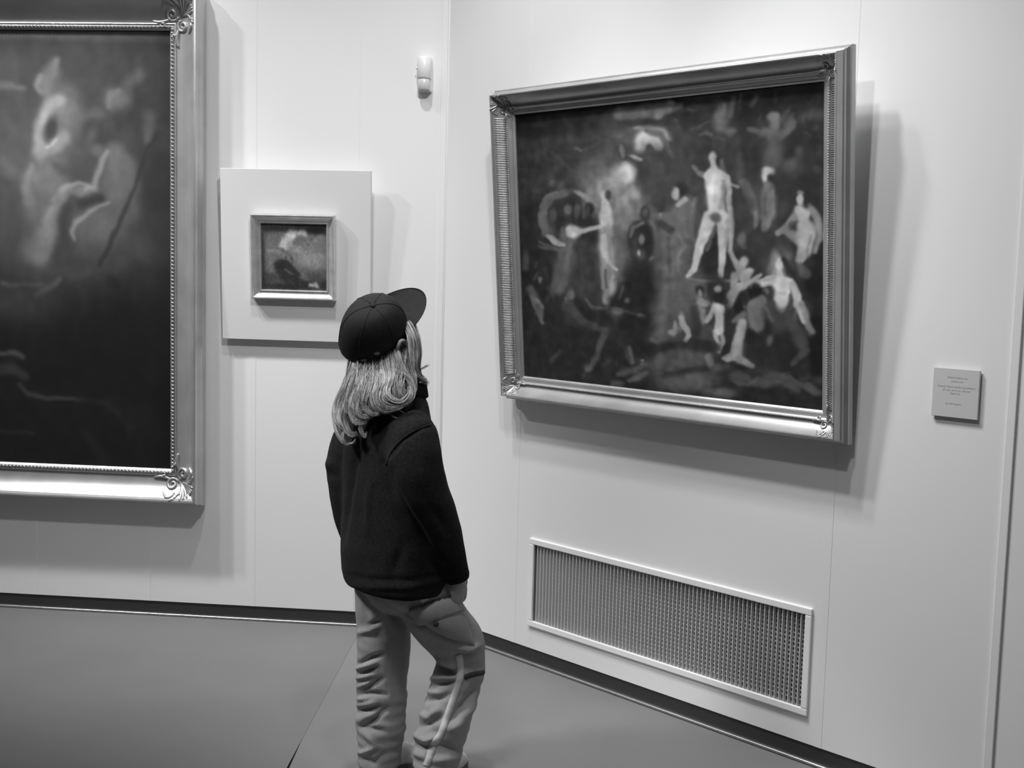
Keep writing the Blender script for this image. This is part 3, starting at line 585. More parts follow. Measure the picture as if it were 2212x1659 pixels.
crowd(1440, 1770, 800, 880, 60, 40, 92, 8, (14, 40)); crowd(1480, 1660, 600, 760, 50, 46, 104, 85); crowd(1320, 1560, 200, 300, 30, 56, 104, 10, (16, 44), (2, 6)); crowd(1400, 1500, 460, 720, 40, 66, 104, 80, (14, 40), (2, 6), .3)
crowd(1560, 1770, 440, 600, 45, 44, 86, 75); crowd(1640, 1770, 620, 800, 40, 34, 70, 60)
lights_ = [('s', v_, .85, .5, [x_, y_, r_, x_ + dx_, y_ + dy_, r_ * .6]) for (x_, y_, dx_, dy_, r_, v_) in (
  (1176, 470, 2, 12, 5, 96), (1212, 452, 6, 14, 4, 88), (1300, 432, 4, 14, 5, 176), (1238, 488, 16, 8, 5, 182), (1262, 494, 24, -6, 4, 150), (1312, 500, 4, 40, 4, 164), (1322, 560, 14, 22, 3, 150), (1336, 408, 22, -26, 6, 158),
  (1456, 412, 4, 16, 5, 154), (1470, 440, 14, -10, 4, 138), (1538, 350, 1, 10, 4, 150), (1534, 372, 0, 24, 7, 178), (1552, 400, 3, 36, 4, 150), (1518, 500, -8, 50, 5, 168), (1556, 470, 2, 60, 5, 160), (1498, 590, -14, 8, 3, 132),
  (1648, 376, 0, 14, 4, 156), (1730, 432, 2, 22, 6, 150), (1742, 484, 4, 50, 8, 150), (1716, 452, -18, 30, 4, 124), (1682, 560, 2, 16, 5, 176), (1688, 612, 10, 16, 10, 180), (1708, 598, 12, 30, 5, 164), (1636, 606, -24, 6, 3.5, 168), (1548, 668, 4, 26, 7, 168), (1474, 692, 8, 18, 4, 158), (1594, 720, -4, 40, 6, 142), (1606, 580, 4, 16, 6, 140), (1580, 548, 14, 36, 3, 130), (1506, 640, 2, 10, 4, 128), (1552, 620, 2, 6, 5, 134))]
right_groups.insert(1, (0, 0, 1.0, dabs)); right_groups.append((0, 0, 1.0, lights_))
figures_ = [(E, 300, 300, 70, 80, 0, 100, .7, .9), (E, 240, 300, 45, 65, 0, 112, .75, .9), (E, 270, 500, 60, 110, 0, 82, .7, .8), (E, 320, 380, 50, 50, 0, 108, .7, .8), (E, 340, 330, 60, 30, 0, 104, .6, .9), (E, 600, 330, 110, 160, 0, 50, .55, .9), (E, 760, 330, 90, 150, 0, 54, .5, .9),
 (E, 470, 610, 95, 80, 0, 86, .8, .7), (E, 425, 690, 45, 55, 20, 92, .75, .7), (E, 480, 815, 95, 42, -8, 82, .75, .7), (E, 230, 720, 130, 90, 0, 46, .6, .8), (E, 120, 790, 110, 70, 0, 42, .6, .8),
 (S, 98, .8, .6, [310, 92, 15, 380, 88, 18, 440, 80, 16, 480, 68, 10]), (S, 118, .7, .7, [420, 95, 10, 450, 78, 9]), (S, 56, .8, .6, [330, 115, 8, 390, 112, 10, 430, 122, 8]), (S, 116, .85, .5, [355, 130, 6, 420, 138, 8, 450, 160, 8]), (E, 395, 165, 38, 24, 10, 165, .95, .5), (E, 370, 182, 22, 22, 0, 156, .9, .6), (S, 80, .8, .6, [385, 140, 8, 425, 150, 9, 445, 190, 8]),
 (S, 60, .9, .5, [445, 105, 14, 470, 150, 20, 490, 205, 26, 510, 260, 24]), (E, 410, 245, 60, 62, 0, 56, .9, .6), (S, 66, .95, .4, [392, 190, 12, 398, 225, 26, 430, 280, 45]), (S, 64, .95, .4, [362, 240, 9, 325, 218, 8]), (E, 315, 200, 12, 25, -12, 62, .95, .3), (E, 315, 198, 7, 18, -12, 104, .9, .4), (S, 138, .85, .5, [340, 212, 5, 368, 222, 5]),
 (S, 146, .85, .7, [330, 262, 22, 300, 278, 22, 262, 300, 20]), (E, 326, 256, 25, 24, 30, 166, .9, .5), (S, 112, .75, .7, [300, 330, 24, 270, 300, 18]), (S, 134, .7, .7, [345, 300, 10, 310, 345, 12]), (E, 350, 320, 14, 12, 0, 148, .7, .7),
 (E, 150, 385, 60, 62, 0, 50, .85, .5), (S, 86, .92, .4, [150, 315, 10, 110, 325, 11, 85, 360, 11, 80, 400, 10, 90, 432, 9]), (S, 122, .9, .45, [185, 315, 6, 215, 335, 9, 232, 352, 7]), (E, 150, 310, 30, 10, 0, 84, .6, .7), (E, 155, 362, 11, 16, 0, 92, .9, .4), (E, 112, 378, 12, 20, 0, 76, .85, .5), (E, 182, 365, 9, 20, 0, 88, .8, .5), (E, 218, 360, 13, 17, -10, 48, .95, .4), (E, 214, 366, 4, 9, 0, 78, .7, .6), (E, 222, 425, 25, 45, 0, 46, .9, .5),
 (S, 84, .92, .5, [165, 460, 22, 148, 520, 25, 128, 590, 18]), (S, 100, .6, .7, [160, 470, 6, 146, 540, 7]), (S, 60, .9, .5, [198, 470, 24, 200, 530, 26, 205, 600, 22]), (S, 72, .5, .7, [190, 480, 4, 200, 590, 5]), (E, 170, 427, 23, 19, 15, 158, .96, .35), (S, 172, .7, .6, [158, 418, 6, 172, 436, 6]), (S, 92, .85, .5, [140, 420, 7, 142, 450, 7]), (S, 146, .95, .35, [192, 426, 8, 225, 418, 7, 252, 411, 5]), (S, 136, .9, .4, [98, 440, 6, 118, 458, 7, 142, 466, 5]), (S, 88, .6, .6, [70, 470, 4, 110, 478, 5, 150, 482, 4]),
 (E, 262, 325, 10, 15, 0, 156, .95, .4), (E, 273, 322, 9, 15, 0, 66, .9, .4), (S, 160, .97, .35, [262, 345, 10, 266, 365, 16, 268, 390, 19, 268, 415, 16]), (S, 132, .95, .4, [268, 430, 20, 268, 480, 23, 272, 540, 22, 276, 595, 18, 272, 625, 15]), (S, 98, .85, .5, [292, 450, 12, 306, 500, 15, 302, 560, 13]), (S, 164, .85, .5, [260, 440, 7, 262, 490, 9, 280, 528, 5, 296, 537, 4]), (S, 84, .8, .5, [262, 540, 4, 268, 590, 4]), (S, 126, .8, .5, [254, 540, 5, 258, 590, 6]), (S, 150, .7, .5, [284, 560, 4, 282, 610, 5]),
 (E, 370, 455, 39, 56, -6, 44, .97, .25), (S, 108, .8, .5, [338, 440, 5, 350, 415, 6, 375, 404, 5]), (E, 350, 460, 12, 34, 8, 68, .7, .6), (E, 372, 450, 9, 15, 0, 104, .95, .4), (E, 366, 492, 15, 20, 0, 76, .9, .5), (E, 362, 488, 5, 9, 0, 148, .95, .4), (E, 366, 590, 52, 72, 0, 41, .96, .4), (S, 44, .92, .5, [340, 590, 26, 300, 632, 26]), (S, 78, .7, .5, [305, 620, 4, 315, 585, 4]), (E, 327, 625, 6, 7, 0, 88, .85, .5), (E, 380, 372, 15, 20, 0, 58, .97, .25), (E, 380, 373, 8, 11, 0, 82, .8, .5),
 (S, 92, .95, .45, [500, 362, 32, 484, 405, 46, 474, 460, 52, 474, 520, 44]), (E, 520, 510, 26, 50, 0, 64, .7, .7), (S, 92, .95, .4, [468, 392, 18, 432, 385, 11, 404, 382, 6]), (E, 425, 380, 5, 4, 0, 124, .8, .5), (S, 56, .85, .5, [425, 402, 9, 455, 424, 12]), (S, 112, .6, .5, [480, 440, 4, 494, 470, 6, 476, 500, 5, 478, 540, 4]), (S, 74, .6, .6, [448, 450, 5, 452, 540, 6]), (S, 76, .6, .6, [505, 400, 6, 512, 460, 7]), (E, 486, 307, 19, 17, 0, 46, .95, .4), (E, 470, 320, 9, 17, -5, 142, .96, .35), (S, 142, .9, .4, [474, 352, 7, 496, 338, 8]), (S, 108, .8, .5, [520, 350, 8, 530, 335, 6]),
 (E, 574, 495, 26, 66, 0, 42, .95, .4), (S, 64, .8, .6, [540, 300, 14, 545, 370, 14, 530, 440, 10]), (S, 100, .85, .4, [556, 268, 8, 535, 258, 6, 520, 240, 5]), (E, 577, 203, 15, 12, 0, 46, .95, .4), (E, 577, 215, 11, 17, 0, 130, .96, .35), (S, 142, .95, .35, [578, 230, 8, 580, 252, 11]), (S, 152, .97, .3, [562, 268, 11, 600, 264, 12, 616, 272, 9]), (S, 160, .98, .25, [582, 268, 24, 582, 300, 27, 585, 340, 23, 588, 368, 23]), (S, 172, .6, .7, [572, 270, 12, 574, 310, 12]), (S, 112, .7, .6, [606, 285, 6, 607, 330, 7, 602, 360, 8]), (S, 132, .4, .6, [580, 300, 2, 583, 345, 2]),
 (S, 136, .95, .35, [618, 274, 9, 626, 330, 8, 630, 390, 8, 632, 450, 7, 628, 482, 5]), (S, 156, .98, .25, [570, 388, 20, 554, 430, 18, 541, 466, 14, 533, 500, 12, 522, 540, 8, 505, 557, 6]), (S, 152, .98, .25, [606, 388, 18, 608, 440, 16, 605, 480, 13, 604, 520, 11, 602, 556, 8]), (S, 108, .6, .6, [620, 400, 6, 618, 470, 6]), (S, 112, .5, .6, [583, 420, 5, 560, 480, 5]), (E, 586, 388, 17, 13, 20, 78, .9, .4), (S, 98, .85, .5, [505, 565, 4, 580, 572, 4, 645, 570, 4]), (E, 570, 563, 30, 5, 0, 54, .7, .5),
 (E, 600, 100, 18, 32, 15, 84, .7, .7), (S, 92, .7, .6, [612, 70, 6, 602, 110, 8]), (S, 82, .6, .7, [590, 130, 8, 640, 140, 6]), (E, 752, 98, 17, 12, 0, 104, .85, .5), (E, 756, 124, 13, 19, 0, 92, .85, .5), (S, 88, .85, .5, [690, 140, 6, 735, 150, 11, 775, 157, 10, 812, 130, 8]), (S, 74, .85, .6, [758, 168, 22, 752, 220, 25]), (S, 76, .6, .7, [805, 100, 8, 790, 125, 8]), (E, 805, 235, 16, 16, 0, 84, .7, .7), (E, 690, 200, 40, 50, 0, 46, .6, .8), (S, 70, .6, .7, [655, 210, 10, 660, 280, 12]),
 (S, 86, .92, .45, [668, 290, 14, 690, 335, 15, 705, 388, 10, 700, 415, 6]), (S, 116, .7, .5, [704, 370, 5, 702, 410, 5]), (E, 668, 385, 30, 70, 0, 54, .8, .6), (E, 662, 450, 11, 20, 10, 92, .8, .5), (S, 124, .8, .5, [630, 293, 4, 650, 300, 4]), (E, 738, 256, 18, 12, 15, 146, .92, .45), (E, 730, 272, 8, 16, 0, 150, .95, .35), (E, 746, 274, 8, 10, 0, 48, .85, .5), (S, 92, .95, .4, [737, 298, 14, 736, 335, 25, 738, 380, 22, 728, 420, 10]), (S, 108, .6, .6, [750, 310, 5, 752, 370, 6, 735, 410, 6]), (S, 72, .6, .6, [730, 320, 5, 728, 380, 5]),
 (E, 850, 310, 30, 40, 0, 40, .8, .7), (E, 832, 318, 9, 6, 0, 104, .9, .4), (E, 832, 337, 9, 16, 0, 148, .96, .35), (S, 138, .95, .35, [826, 366, 12, 838, 385, 19, 852, 378, 9]), (S, 112, .95, .35, [814, 388, 10, 795, 415, 10, 765, 436, 6]), (S, 106, .92, .4, [788, 430, 9, 820, 448, 13, 832, 470, 10]), (S, 140, .96, .35, [842, 410, 17, 850, 445, 27, 846, 485, 20, 830, 518, 8]), (S, 154, .6, .6, [840, 430, 8, 846, 470, 9]), (S, 102, .6, .5, [862, 440, 3, 850, 500, 4]), (S, 116, .92, .4, [862, 365, 8, 885, 400, 10, 892, 440, 9, 876, 490, 7]), (E, 806, 412, 9, 12, 30, 64, .8, .5), (S, 78, .8, .5, [830, 525, 6, 850, 555, 14]),
 (E, 772, 530, 34, 40, 0, 102, .7, .9), (E, 760, 518, 9, 20, 0, 112, .8, .5), (E, 771, 525, 11, 20, 0, 166, .97, .35), (S, 46, .9, .4, [785, 510, 7, 800, 545, 10, 830, 580, 16]), (S, 160, .96, .3, [770, 548, 8, 772, 562, 11]), (S, 168, .98, .25, [756, 577, 9, 780, 576, 16, 804, 575, 12]), (S, 170, .98, .25, [780, 585, 26, 780, 618, 24, 777, 650, 16]), (S, 162, .97, .3, [750, 577, 9, 715, 582, 7, 690, 588, 5]), (S, 152, .97, .3, [812, 580, 10, 828, 620, 10, 832, 655, 10, 846, 690, 8]), (S, 74, .85, .5, [803, 612, 5, 806, 650, 8]), (S, 136, .5, .6, [766, 605, 5, 790, 608, 5]), (S, 112, .85, .5, [838, 640, 10, 856, 690, 7, 868, 718, 9]), (S, 124, .6, .6, [822, 655, 5, 815, 680, 5]),
 (S, 128, .95, .35, [628, 480, 4, 640, 508, 6, 655, 530, 8]), (E, 668, 518, 10, 14, 15, 132, .95, .4), (S, 132, .95, .4, [684, 540, 8, 668, 560, 12]), (S, 140, .95, .35, [718, 553, 5, 690, 574, 7, 648, 586, 8]), (S, 120, .9, .4, [640, 560, 9, 636, 585, 8]), (S, 128, .9, .4, [646, 595, 10, 630, 625, 10]), (E, 664, 625, 16, 22, 0, 38, .9, .4),
 (E, 745, 745, 62, 62, 0, 44, .95, .5), (S, 64, .9, .5, [745, 650, 20, 775, 690, 30]), (E, 742, 605, 15, 20, 0, 58, .85, .5), (E, 736, 602, 6, 9, 0, 104, .8, .5), (S, 98, .96, .4, [716, 630, 17, 698, 650, 21, 706, 700, 21]), (S, 84, .7, .6, [725, 640, 5, 750, 690, 5]), (E, 701, 597, 18, 21, 0, 36, .97, .35), (E, 690, 735, 16, 20, 0, 38, .95, .4), (E, 745, 745, 9, 14, 0, 84, .8, .6), (S, 132, .96, .35, [665, 690, 10, 655, 740, 14, 648, 785, 16, 620, 800, 8]), (S, 150, .6, .6, [648, 740, 4, 642, 785, 6]), (S, 120, .92, .4, [655, 800, 12, 692, 818, 8]), (S, 66, .85, .6, [800, 660, 16, 830, 740, 18, 850, 770, 10, 815, 810, 7]),
 (E, 590, 590, 26, 40, 0, 42, .85, .5), (E, 540, 599, 12, 13, 0, 46, .96, .35), (E, 540, 606, 6, 10, 0, 120, .95, .4), (S, 122, .95, .4, [540, 630, 10, 556, 640, 7]), (S, 56, .9, .5, [524, 650, 10, 530, 720, 14]), (S, 108, .85, .5, [550, 660, 7, 552, 690, 7]), (E, 591, 595, 10, 11, 0, 132, .92, .45), (E, 593, 621, 16, 16, 0, 38, .96, .4), (S, 156, .98, .3, [590, 648, 12, 598, 660, 16, 598, 690, 14, 596, 715, 14]), (S, 134, .95, .35, [586, 732, 6, 594, 755, 6, 596, 775, 5]), (S, 128, .95, .35, [606, 732, 6, 608, 752, 6, 597, 776, 4]), (S, 142, .95, .35, [580, 652, 5, 568, 680, 6, 560, 690, 4]), (E, 622, 680, 12, 50, 0, 46, .85, .5),
 (S, 138, .95, .4, [488, 676, 8, 492, 700, 9, 506, 720, 7, 498, 742, 5]), (E, 460, 718, 12, 9, 0, 136, .95, .45), (S, 126, .9, .4, [468, 688, 4, 467, 710, 5]), (S, 46, .8, .6, [430, 760, 14, 520, 760, 18, 590, 765, 12]), (S, 80, .8, .6, [420, 800, 14, 480, 785, 20, 540, 795, 18]), (S, 50, .8, .5, [440, 848, 10, 520, 830, 9, 560, 825, 7]), (E, 500, 865, 75, 22, -5, 84, .8, .7), (S, 108, .8, .5, [560, 790, 8, 570, 812, 8]), (E, 592, 893, 42, 13, 0, 86, .8, .6),
 (S, 74, .75, .6, [640, 850, 14, 700, 868, 12, 760, 850, 14, 820, 880, 12]), (S, 84, .7, .5, [650, 865, 4, 680, 872, 4, 700, 860, 4]), (S, 78, .7, .5, [790, 850, 10, 830, 872, 6, 880, 900, 8]), (S, 42, .8, .6, [700, 890, 10, 800, 910, 12]), (E, 165, 612, 10, 13, 0, 96, .9, .5), (S, 74, .85, .5, [152, 640, 14, 200, 688, 12, 255, 712, 8]), (E, 350, 690, 52, 44, 0, 43, .95, .4), (E, 380, 680, 18, 18, 0, 42, .95, .35), (E, 300, 657, 15, 11, 10, 100, .9, .5), (E, 365, 670, 10, 6, 0, 86, .8, .5), (S, 84, .8, .5, [205, 622, 4, 225, 648, 5, 270, 648, 4]), (S, 72, .6, .6, [280, 650, 4, 380, 672, 4]),
 (S, 80, .85, .5, [262, 715, 11, 240, 780, 9, 215, 830, 8]), (S, 86, .85, .5, [45, 610, 6, 66, 650, 9, 80, 690, 5]), (E, 212, 828, 10, 8, 0, 92, .85, .5), (S, 88, .85, .5, [333, 765, 7, 345, 805, 5]), (E, 372, 803, 5, 4, 0, 122, .9, .4), (S, 84, .8, .6, [300, 840, 6, 345, 830, 8, 380, 815, 6]), (S, 66, .7, .6, [130, 770, 6, 105, 800, 6]), (E, 425, 800, 12, 18, 0, 96, .7, .7)]
right_groups.append((1108, 178, .7456, figures_))
img = paint(480, 440, [(1112, 246), (1780, 178), (1780, 886), (1128, 808)], right_groups, right_base, 21, 1.8, 0.03, 1.1, 1.0, 0.22)
img = np.clip(56 + (img - 56) * 1.18, 14, 250)
canvas(pr, 0.0735, RW - 0.0735, 0.0735, RH - 0.0735, -0.0085, img)

# ------------------------------------------------------------------ the very large painting on the left wall (its left part lies outside the photograph)
LW, LH = 1.90, 2.0521
pl_ = empty('framed_painting', wall_matrix('L', 1.0015 + LW, 0.5079, 0.0198, -0.004))
tag(pl_, 'very large dark misty painting in a wide gilded frame with a beaded inner edge', 'painting')
profL = [(-0.0129, 0.0), (-0.0129, 0.030), (-0.010, 0.040), (-0.006, 0.046), (-0.005, 0.062), (-0.002, 0.072), (0.002, 0.080), (0.008, 0.083), (0.014, 0.081), (0.017, 0.076), (0.0185, 0.071)]
profL += cove(0.020, 0.071, 0.104, 0.022, 2.1, 12) + [(0.105, 0.026), (0.108, 0.027), (0.109, 0.022)] + [(0.1125, 0.023), (0.124, 0.023), (0.128, 0.018), (0.1323, 0.015), (0.1323, 0.0)]
for sd in ('bottom', 'top', 'left', 'right'): frame_side(pl_, LW, LH, profL, sd, M_gilt)
def t_left(a):
    for (a0, t0), (a1, t1) in zip(profL[6:-1], profL[7:]):
        if a0 <= a <= a1: return t0 + (t1 - t0) * (a - a0) / max(1e-6, a1 - a0)
    return 0.015
ab = 0.119
def beads(n, f, rot):
    b = MB(); a = math.radians(28)
    for i in range(n):
        x, z = f(i / (n - 1))
        m0 = MB(); m0.ball((0, 0, 0), (0.0078, 0.0055, 0.0046), 8, 5)
        ca, sa = math.cos(rot), math.sin(rot)
        b.add([(x + p[0] * ca - p[2] * sa, -0.0255 + p[1], z + p[0] * sa + p[2] * ca) for p in m0.v], m0.f)
    return b
nv = int((LH - 2 * ab) / 0.0154); nh = int((LW - 2 * ab) / 0.0154)
for xx in (ab, LW - ab):
    tag(beads(nv, lambda k: (xx, ab + 0.01 + (LH - 2 * ab - 0.02) * k), math.radians(-18)).build('bead_row', M_gilt_s, pl_, True), kind='stuff')
for zz in (ab, LH - ab):
    tag(beads(nh, lambda k: (ab + 0.01 + (LW - 2 * ab - 0.02) * k, zz), math.radians(-24)).build('bead_row', M_gilt_s, pl_, True), kind='stuff')
for (x, z, sx_, sz_) in ((0, 0, 1, 1), (LW, 0, -1, 1), (0, LH, 1, -1), (LW, LH, -1, -1)):
    corner_ornament(pl_, x, z, sx_, sz_, t_left, 1.0, M_gilt_b)

left_groups = [
 (0, 60, 1.008, [(E, 180, 25, 220, 8, 0, 78, .5, .9), (S, 112, .6, .9, [-60, 132, 7, 10, 131, 8, 50, 134, 5]), (E, 0, 160, 70, 24, 0, 54, .6, .9), (E, 200, 100, 170, 60, 0, 66, .5, .9), (E, 130, 330, 120, 170, 0, 76, .6, .9), (E, 250, 360, 90, 130, 0, 72, .55, .9), (E, 30, 270, 50, 90, 0, 76, .6, .9), (E, 10, 300, 40, 14, 40, 92, .5, .9),
   (E, 330, 330, 40, 110, 0, 44, .6, .9), (E, 45, 430, 60, 80, 0, 72, .5, .9),
   (S, 94, .85, .7, [122, 78, 9, 112, 100, 17, 98, 122, 18]), (S, 114, .6, .8, [88, 110, 5, 78, 132, 6, 84, 142, 5]), (S, 96, .8, .7, [95, 145, 9, 105, 160, 12]), (E, 128, 185, 38, 48, 10, 98, .85, .7), (E, 138, 250, 30, 48, 0, 86, .7, .8), (E, 160, 300, 26, 60, 0, 74, .6, .8),
   (S, 126, .9, .6, [125, 158, 13, 102, 172, 13, 88, 205, 13, 82, 238, 14, 84, 264, 14]), (S, 118, .9, .6, [86, 270, 17, 112, 256, 15, 136, 236, 14]), (S, 156, .8, .8, [98, 257, 3, 110, 248, 5, 119, 239, 3]), (E, 106, 218, 13, 25, 15, 58, .9, .6),
   (E, 98, 322, 42, 42, 0, 94, .85, .6), (S, 112, .7, .8, [68, 298, 7, 56, 318, 8, 52, 340, 9, 62, 376, 11]), (S, 88, .8, .8, [72, 390, 26, 88, 430, 26, 62, 480, 22]), (S, 62, .6, .8, [120, 300, 10, 150, 310, 12]),
   (E, 252, 152, 27, 22, 0, 90, .75, .7), (S, 102, .6, .8, [231, 168, 5, 236, 142, 6, 256, 134, 5]), (S, 82, .6, .9, [278, 118, 12, 300, 102, 12]), (E, 200, 185, 26, 10, -8, 84, .6, .8), (E, 262, 195, 26, 20, 0, 52, .6, .9), (S, 80, .6, .8, [322, 190, 14, 318, 240, 8]), (S, 42, .6, .8, [340, 222, 4, 326, 246, 4]),
   (E, 212, 236, 36, 30, 10, 58, .85, .7), (E, 192, 232, 10, 24, 20, 82, .6, .8), (E, 210, 264, 18, 13, 20, 84, .75, .7), (S, 88, .88, .6, [245, 268, 22, 256, 305, 34, 250, 345, 30]), (S, 124, .75, .7, [228, 265, 4, 214, 288, 6, 207, 318, 7, 202, 340, 7]), (S, 78, .7, .8, [270, 280, 12, 282, 330, 16, 272, 390, 22]),
   (S, 100, .85, .6, [204, 342, 9, 172, 348, 10, 145, 346, 10, 128, 356, 10]), (S, 128, .7, .8, [182, 345, 4, 204, 340, 4]), (S, 126, .75, .7, [112, 366, 6, 134, 342, 6, 166, 332, 4, 190, 338, 3]), (S, 98, .88, .6, [124, 362, 15, 106, 405, 17, 96, 450, 19, 82, 492, 17]), (S, 112, .6, .8, [108, 385, 7, 94, 440, 8]), (S, 54, .8, .7, [140, 385, 12, 136, 440, 18, 130, 500, 20]),
   (E, 206, 425, 50, 46, 0, 80, .85, .6), (S, 118, .75, .7, [234, 370, 3, 192, 390, 5, 160, 412, 6, 150, 432, 5, 156, 450, 4]), (S, 48, .8, .7, [216, 362, 8, 172, 374, 11]), (E, 290, 465, 34, 26, 20, 70, .7, .7), (E, 200, 500, 50, 40, 0, 66, .6, .8), (S, 44, .75, .6, [322, 248, 3, 287, 340, 4.5, 244, 440, 5.5, 212, 506, 4]),
   (S, 88, .7, .8, [72, 572, 6, 100, 552, 7, 124, 536, 5]), (S, 72, .65, .8, [150, 532, 8, 190, 520, 7]), (S, 70, .6, .8, [255, 490, 9, 246, 520, 9]), (S, 60, .6, .8, [180, 560, 12, 178, 600, 10]), (S, 80, .6, .7, [0, 545, 5, 40, 550, 5, 85, 548, 4]), (E, 30, 590, 60, 30, 0, 66, .6, .9), (E, 240, 540, 14, 14, 0, 38, .6, .8)]),
 (0, 540, .3496, [
   (E, 750, 550, 500, 330, 0, 26, .85, .7), (E, 500, 1150, 700, 250, 0, 27, .85, .8), (E, 150, 300, 200, 150, 0, 52, .5, .9), (S, 92, .75, .6, [-60, 640, 14, 60, 635, 16, 110, 660, 16]), (E, 30, 680, 70, 25, 0, 34, .85, .6), (S, 66, .75, .6, [-60, 740, 35, 60, 740, 32, 130, 780, 25]), (S, 76, .75, .6, [90, 830, 14, 150, 885, 16, 260, 912, 15, 420, 910, 10, 470, 930, 8]), (S, 40, .6, .8, [460, 920, 20, 650, 940, 14, 720, 1010, 12]),
   (E, 20, 880, 70, 60, 0, 30, .8, .6), (S, 52, .6, .6, [-60, 1130, 10, 80, 1130, 10, 170, 1140, 8]), (S, 36, .5, .8, [660, 940, 30, 800, 1090, 30]), (S, 36, .5, .8, [500, 1120, 30, 620, 1290, 40])]),
 (-453, 60, 1.0, [(E, 230, 300, 170, 200, 10, 78, .6, .8), (E, 330, 420, 90, 150, 0, 88, .5, .8), (E, 120, 480, 150, 120, 0, 62, .6, .8), (E, 250, 800, 260, 120, 0, 30, .7, .8), (S, 84, .6, .7, [200, 640, 20, 330, 600, 16, 420, 640, 14])]),
]
left_groups[0] = left_groups[0][:3] + ([it[:6] + (it[6] * 1.14 if it[6] > 74 else it[6] * .94,) + it[7:] if it[0] == 'e' else (it[0], it[1] * 1.10 if it[1] > 74 else it[1]) + it[2:] for it in left_groups[0][3]],)
def left_base(u, v, X, Y):
    return 54 - 26 * sstep(.55, .25, v) - 14 * sstep(.93, 1., v) - 12 * sstep(.93, 1., u)
img = paint(360, 420, [(-453, 82), (373, 69), (370, 1011), (-453, 990)], left_groups, left_base, 51, 3.0, 0.03, 1.1, 1.0, 0.10)
canvas(pl_, 0.131, LW - 0.131, 0.131, LH - 0.131, -0.009, img)

# ------------------------------------------------------------------ small panel with the small oil sketch
pb = empty('display_panel', wall_matrix('L', 0.6035, 1.1935, 0.010, 0.050))
tag(pb, 'plain pale mounting board leaning out from the left wall behind the small painting', 'panel')
b = MB(); b.box(-0.3085, 0.3085, -0.022, 0.0, 0.0, 0.690, 0.0015); b.build('board', M_board, pb)
for z_ in (0.05, 0.58):
    b = MB(); b.box(-0.26, 0.26, 0.0, 0.010, z_, z_ + 0.035); b.build('batten', M_duct, pb)

SW, SH = 0.345, 0.341
ps = empty('framed_painting', pb.matrix_world @ Matrix.Translation((-0.1765, -0.0225, 0.1700)) @ Matrix.Rotation(math.radians(1.0), 4, 'X'))
tag(ps, 'small square oil sketch in a narrow polished frame on the pale board', 'painting')
profS = [(0.0, 0.0), (0.0, 0.026)] + bead(0.0005, 0.0095, 0.026, 0.0055) + cove(0.0105, 0.025, 0.029, 0.013, 1.6, 6) + bead(0.030, 0.037, 0.012, 0.0045) + [(0.038, 0.009), (0.039, 0.0)]
M_silver = mat('polished_frame', 0.66, 0.24, metallic=0.55, scale=30, amount=0.12, bump=0.06, bump_scale=60)
for sd in ('bottom', 'top', 'left', 'right'): frame_side(ps, SW, SH, profS, sd, M_silver)
small_groups = [(540, 455, .1176, [
   (E, 420, 600, 330, 330, 0, 108, .85, .7), (E, 1050, 750, 330, 330, 0, 124, .85, .7), (E, 1000, 290, 420, 90, 0, 52, .85, .5), (E, 380, 290, 260, 60, 0, 58, .8, .6), (E, 1230, 340, 160, 80, 0, 46, .9, .5),
   (S, 178, .95, .5, [960, 380, 60, 780, 400, 90, 680, 490, 80, 600, 580, 70, 640, 640, 40]), (E, 760, 400, 90, 60, -20, 192, .8, .6), (E, 885, 470, 55, 60, 0, 100, .9, .4), (S, 96, .85, .5, [880, 520, 70, 820, 600, 50]), (E, 720, 600, 50, 90, 20, 150, .7, .6), (E, 850, 680, 90, 70, 0, 146, .75, .6),
   (E, 480, 480, 70, 90, 0, 86, .6, .7), (E, 1230, 470, 110, 60, -10, 120, .8, .6), (E, 1110, 480, 40, 35, 0, 78, .8, .6), (E, 1040, 575, 28, 24, 0, 80, .8, .5), (S, 134, .6, .7, [330, 710, 30, 560, 740, 35]), (S, 92, .6, .7, [560, 680, 25, 660, 740, 25]), (E, 340, 950, 70, 160, 0, 112, .7, .7),
   (E, 1120, 860, 220, 130, 0, 142, .7, .7), (S, 60, .8, .5, [640, 830, 14, 660, 880, 16]), (S, 66, .8, .5, [740, 830, 20, 770, 900, 20]), (E, 560, 960, 110, 100, 0, 46, .95, .35), (S, 42, .95, .4, [540, 1000, 90, 640, 1150, 140, 780, 1260, 120]), (S, 44, .92, .4, [640, 930, 60, 760, 1040, 60, 880, 1180, 50]),
   (S, 92, .7, .5, [620, 1050, 20, 760, 1130, 24]), (E, 330, 1250, 200, 100, 0, 60, .8, .6), (E, 700, 1370, 560, 60, 0, 40, .95, .5), (E, 1000, 1040, 100, 50, 0, 86, .7, .6), (E, 1200, 1200, 180, 110, 0, 62, .85, .6), (E, 980, 1280, 120, 70, 0, 44, .9, .5), (S, 96, .7, .6, [900, 1180, 25, 1050, 1230, 25]),
   (S, 152, .95, .4, [1090, 1320, 35, 1170, 1320, 45, 1220, 1350, 22]), (S, 66, .6, .5, [700, 1260, 16, 790, 1320, 14]), (E, 1330, 1330, 60, 90, 0, 40, .9, .5), (E, 230, 800, 30, 700, 0, 62, .8, .6), (S, 60, .6, .7, [250, 1160, 20, 440, 1190, 20])])]
img = paint(130, 130, [(564, 481), (702, 481), (702, 622), (564, 622)], small_groups, lambda u, v, X, Y: 86 + 0 * u, 81, 2.0, 0.04, 1.3, .95, 0.2)
canvas(ps, 0.0385, SW - 0.0385, 0.0385, SH - 0.0385, -0.006, img)

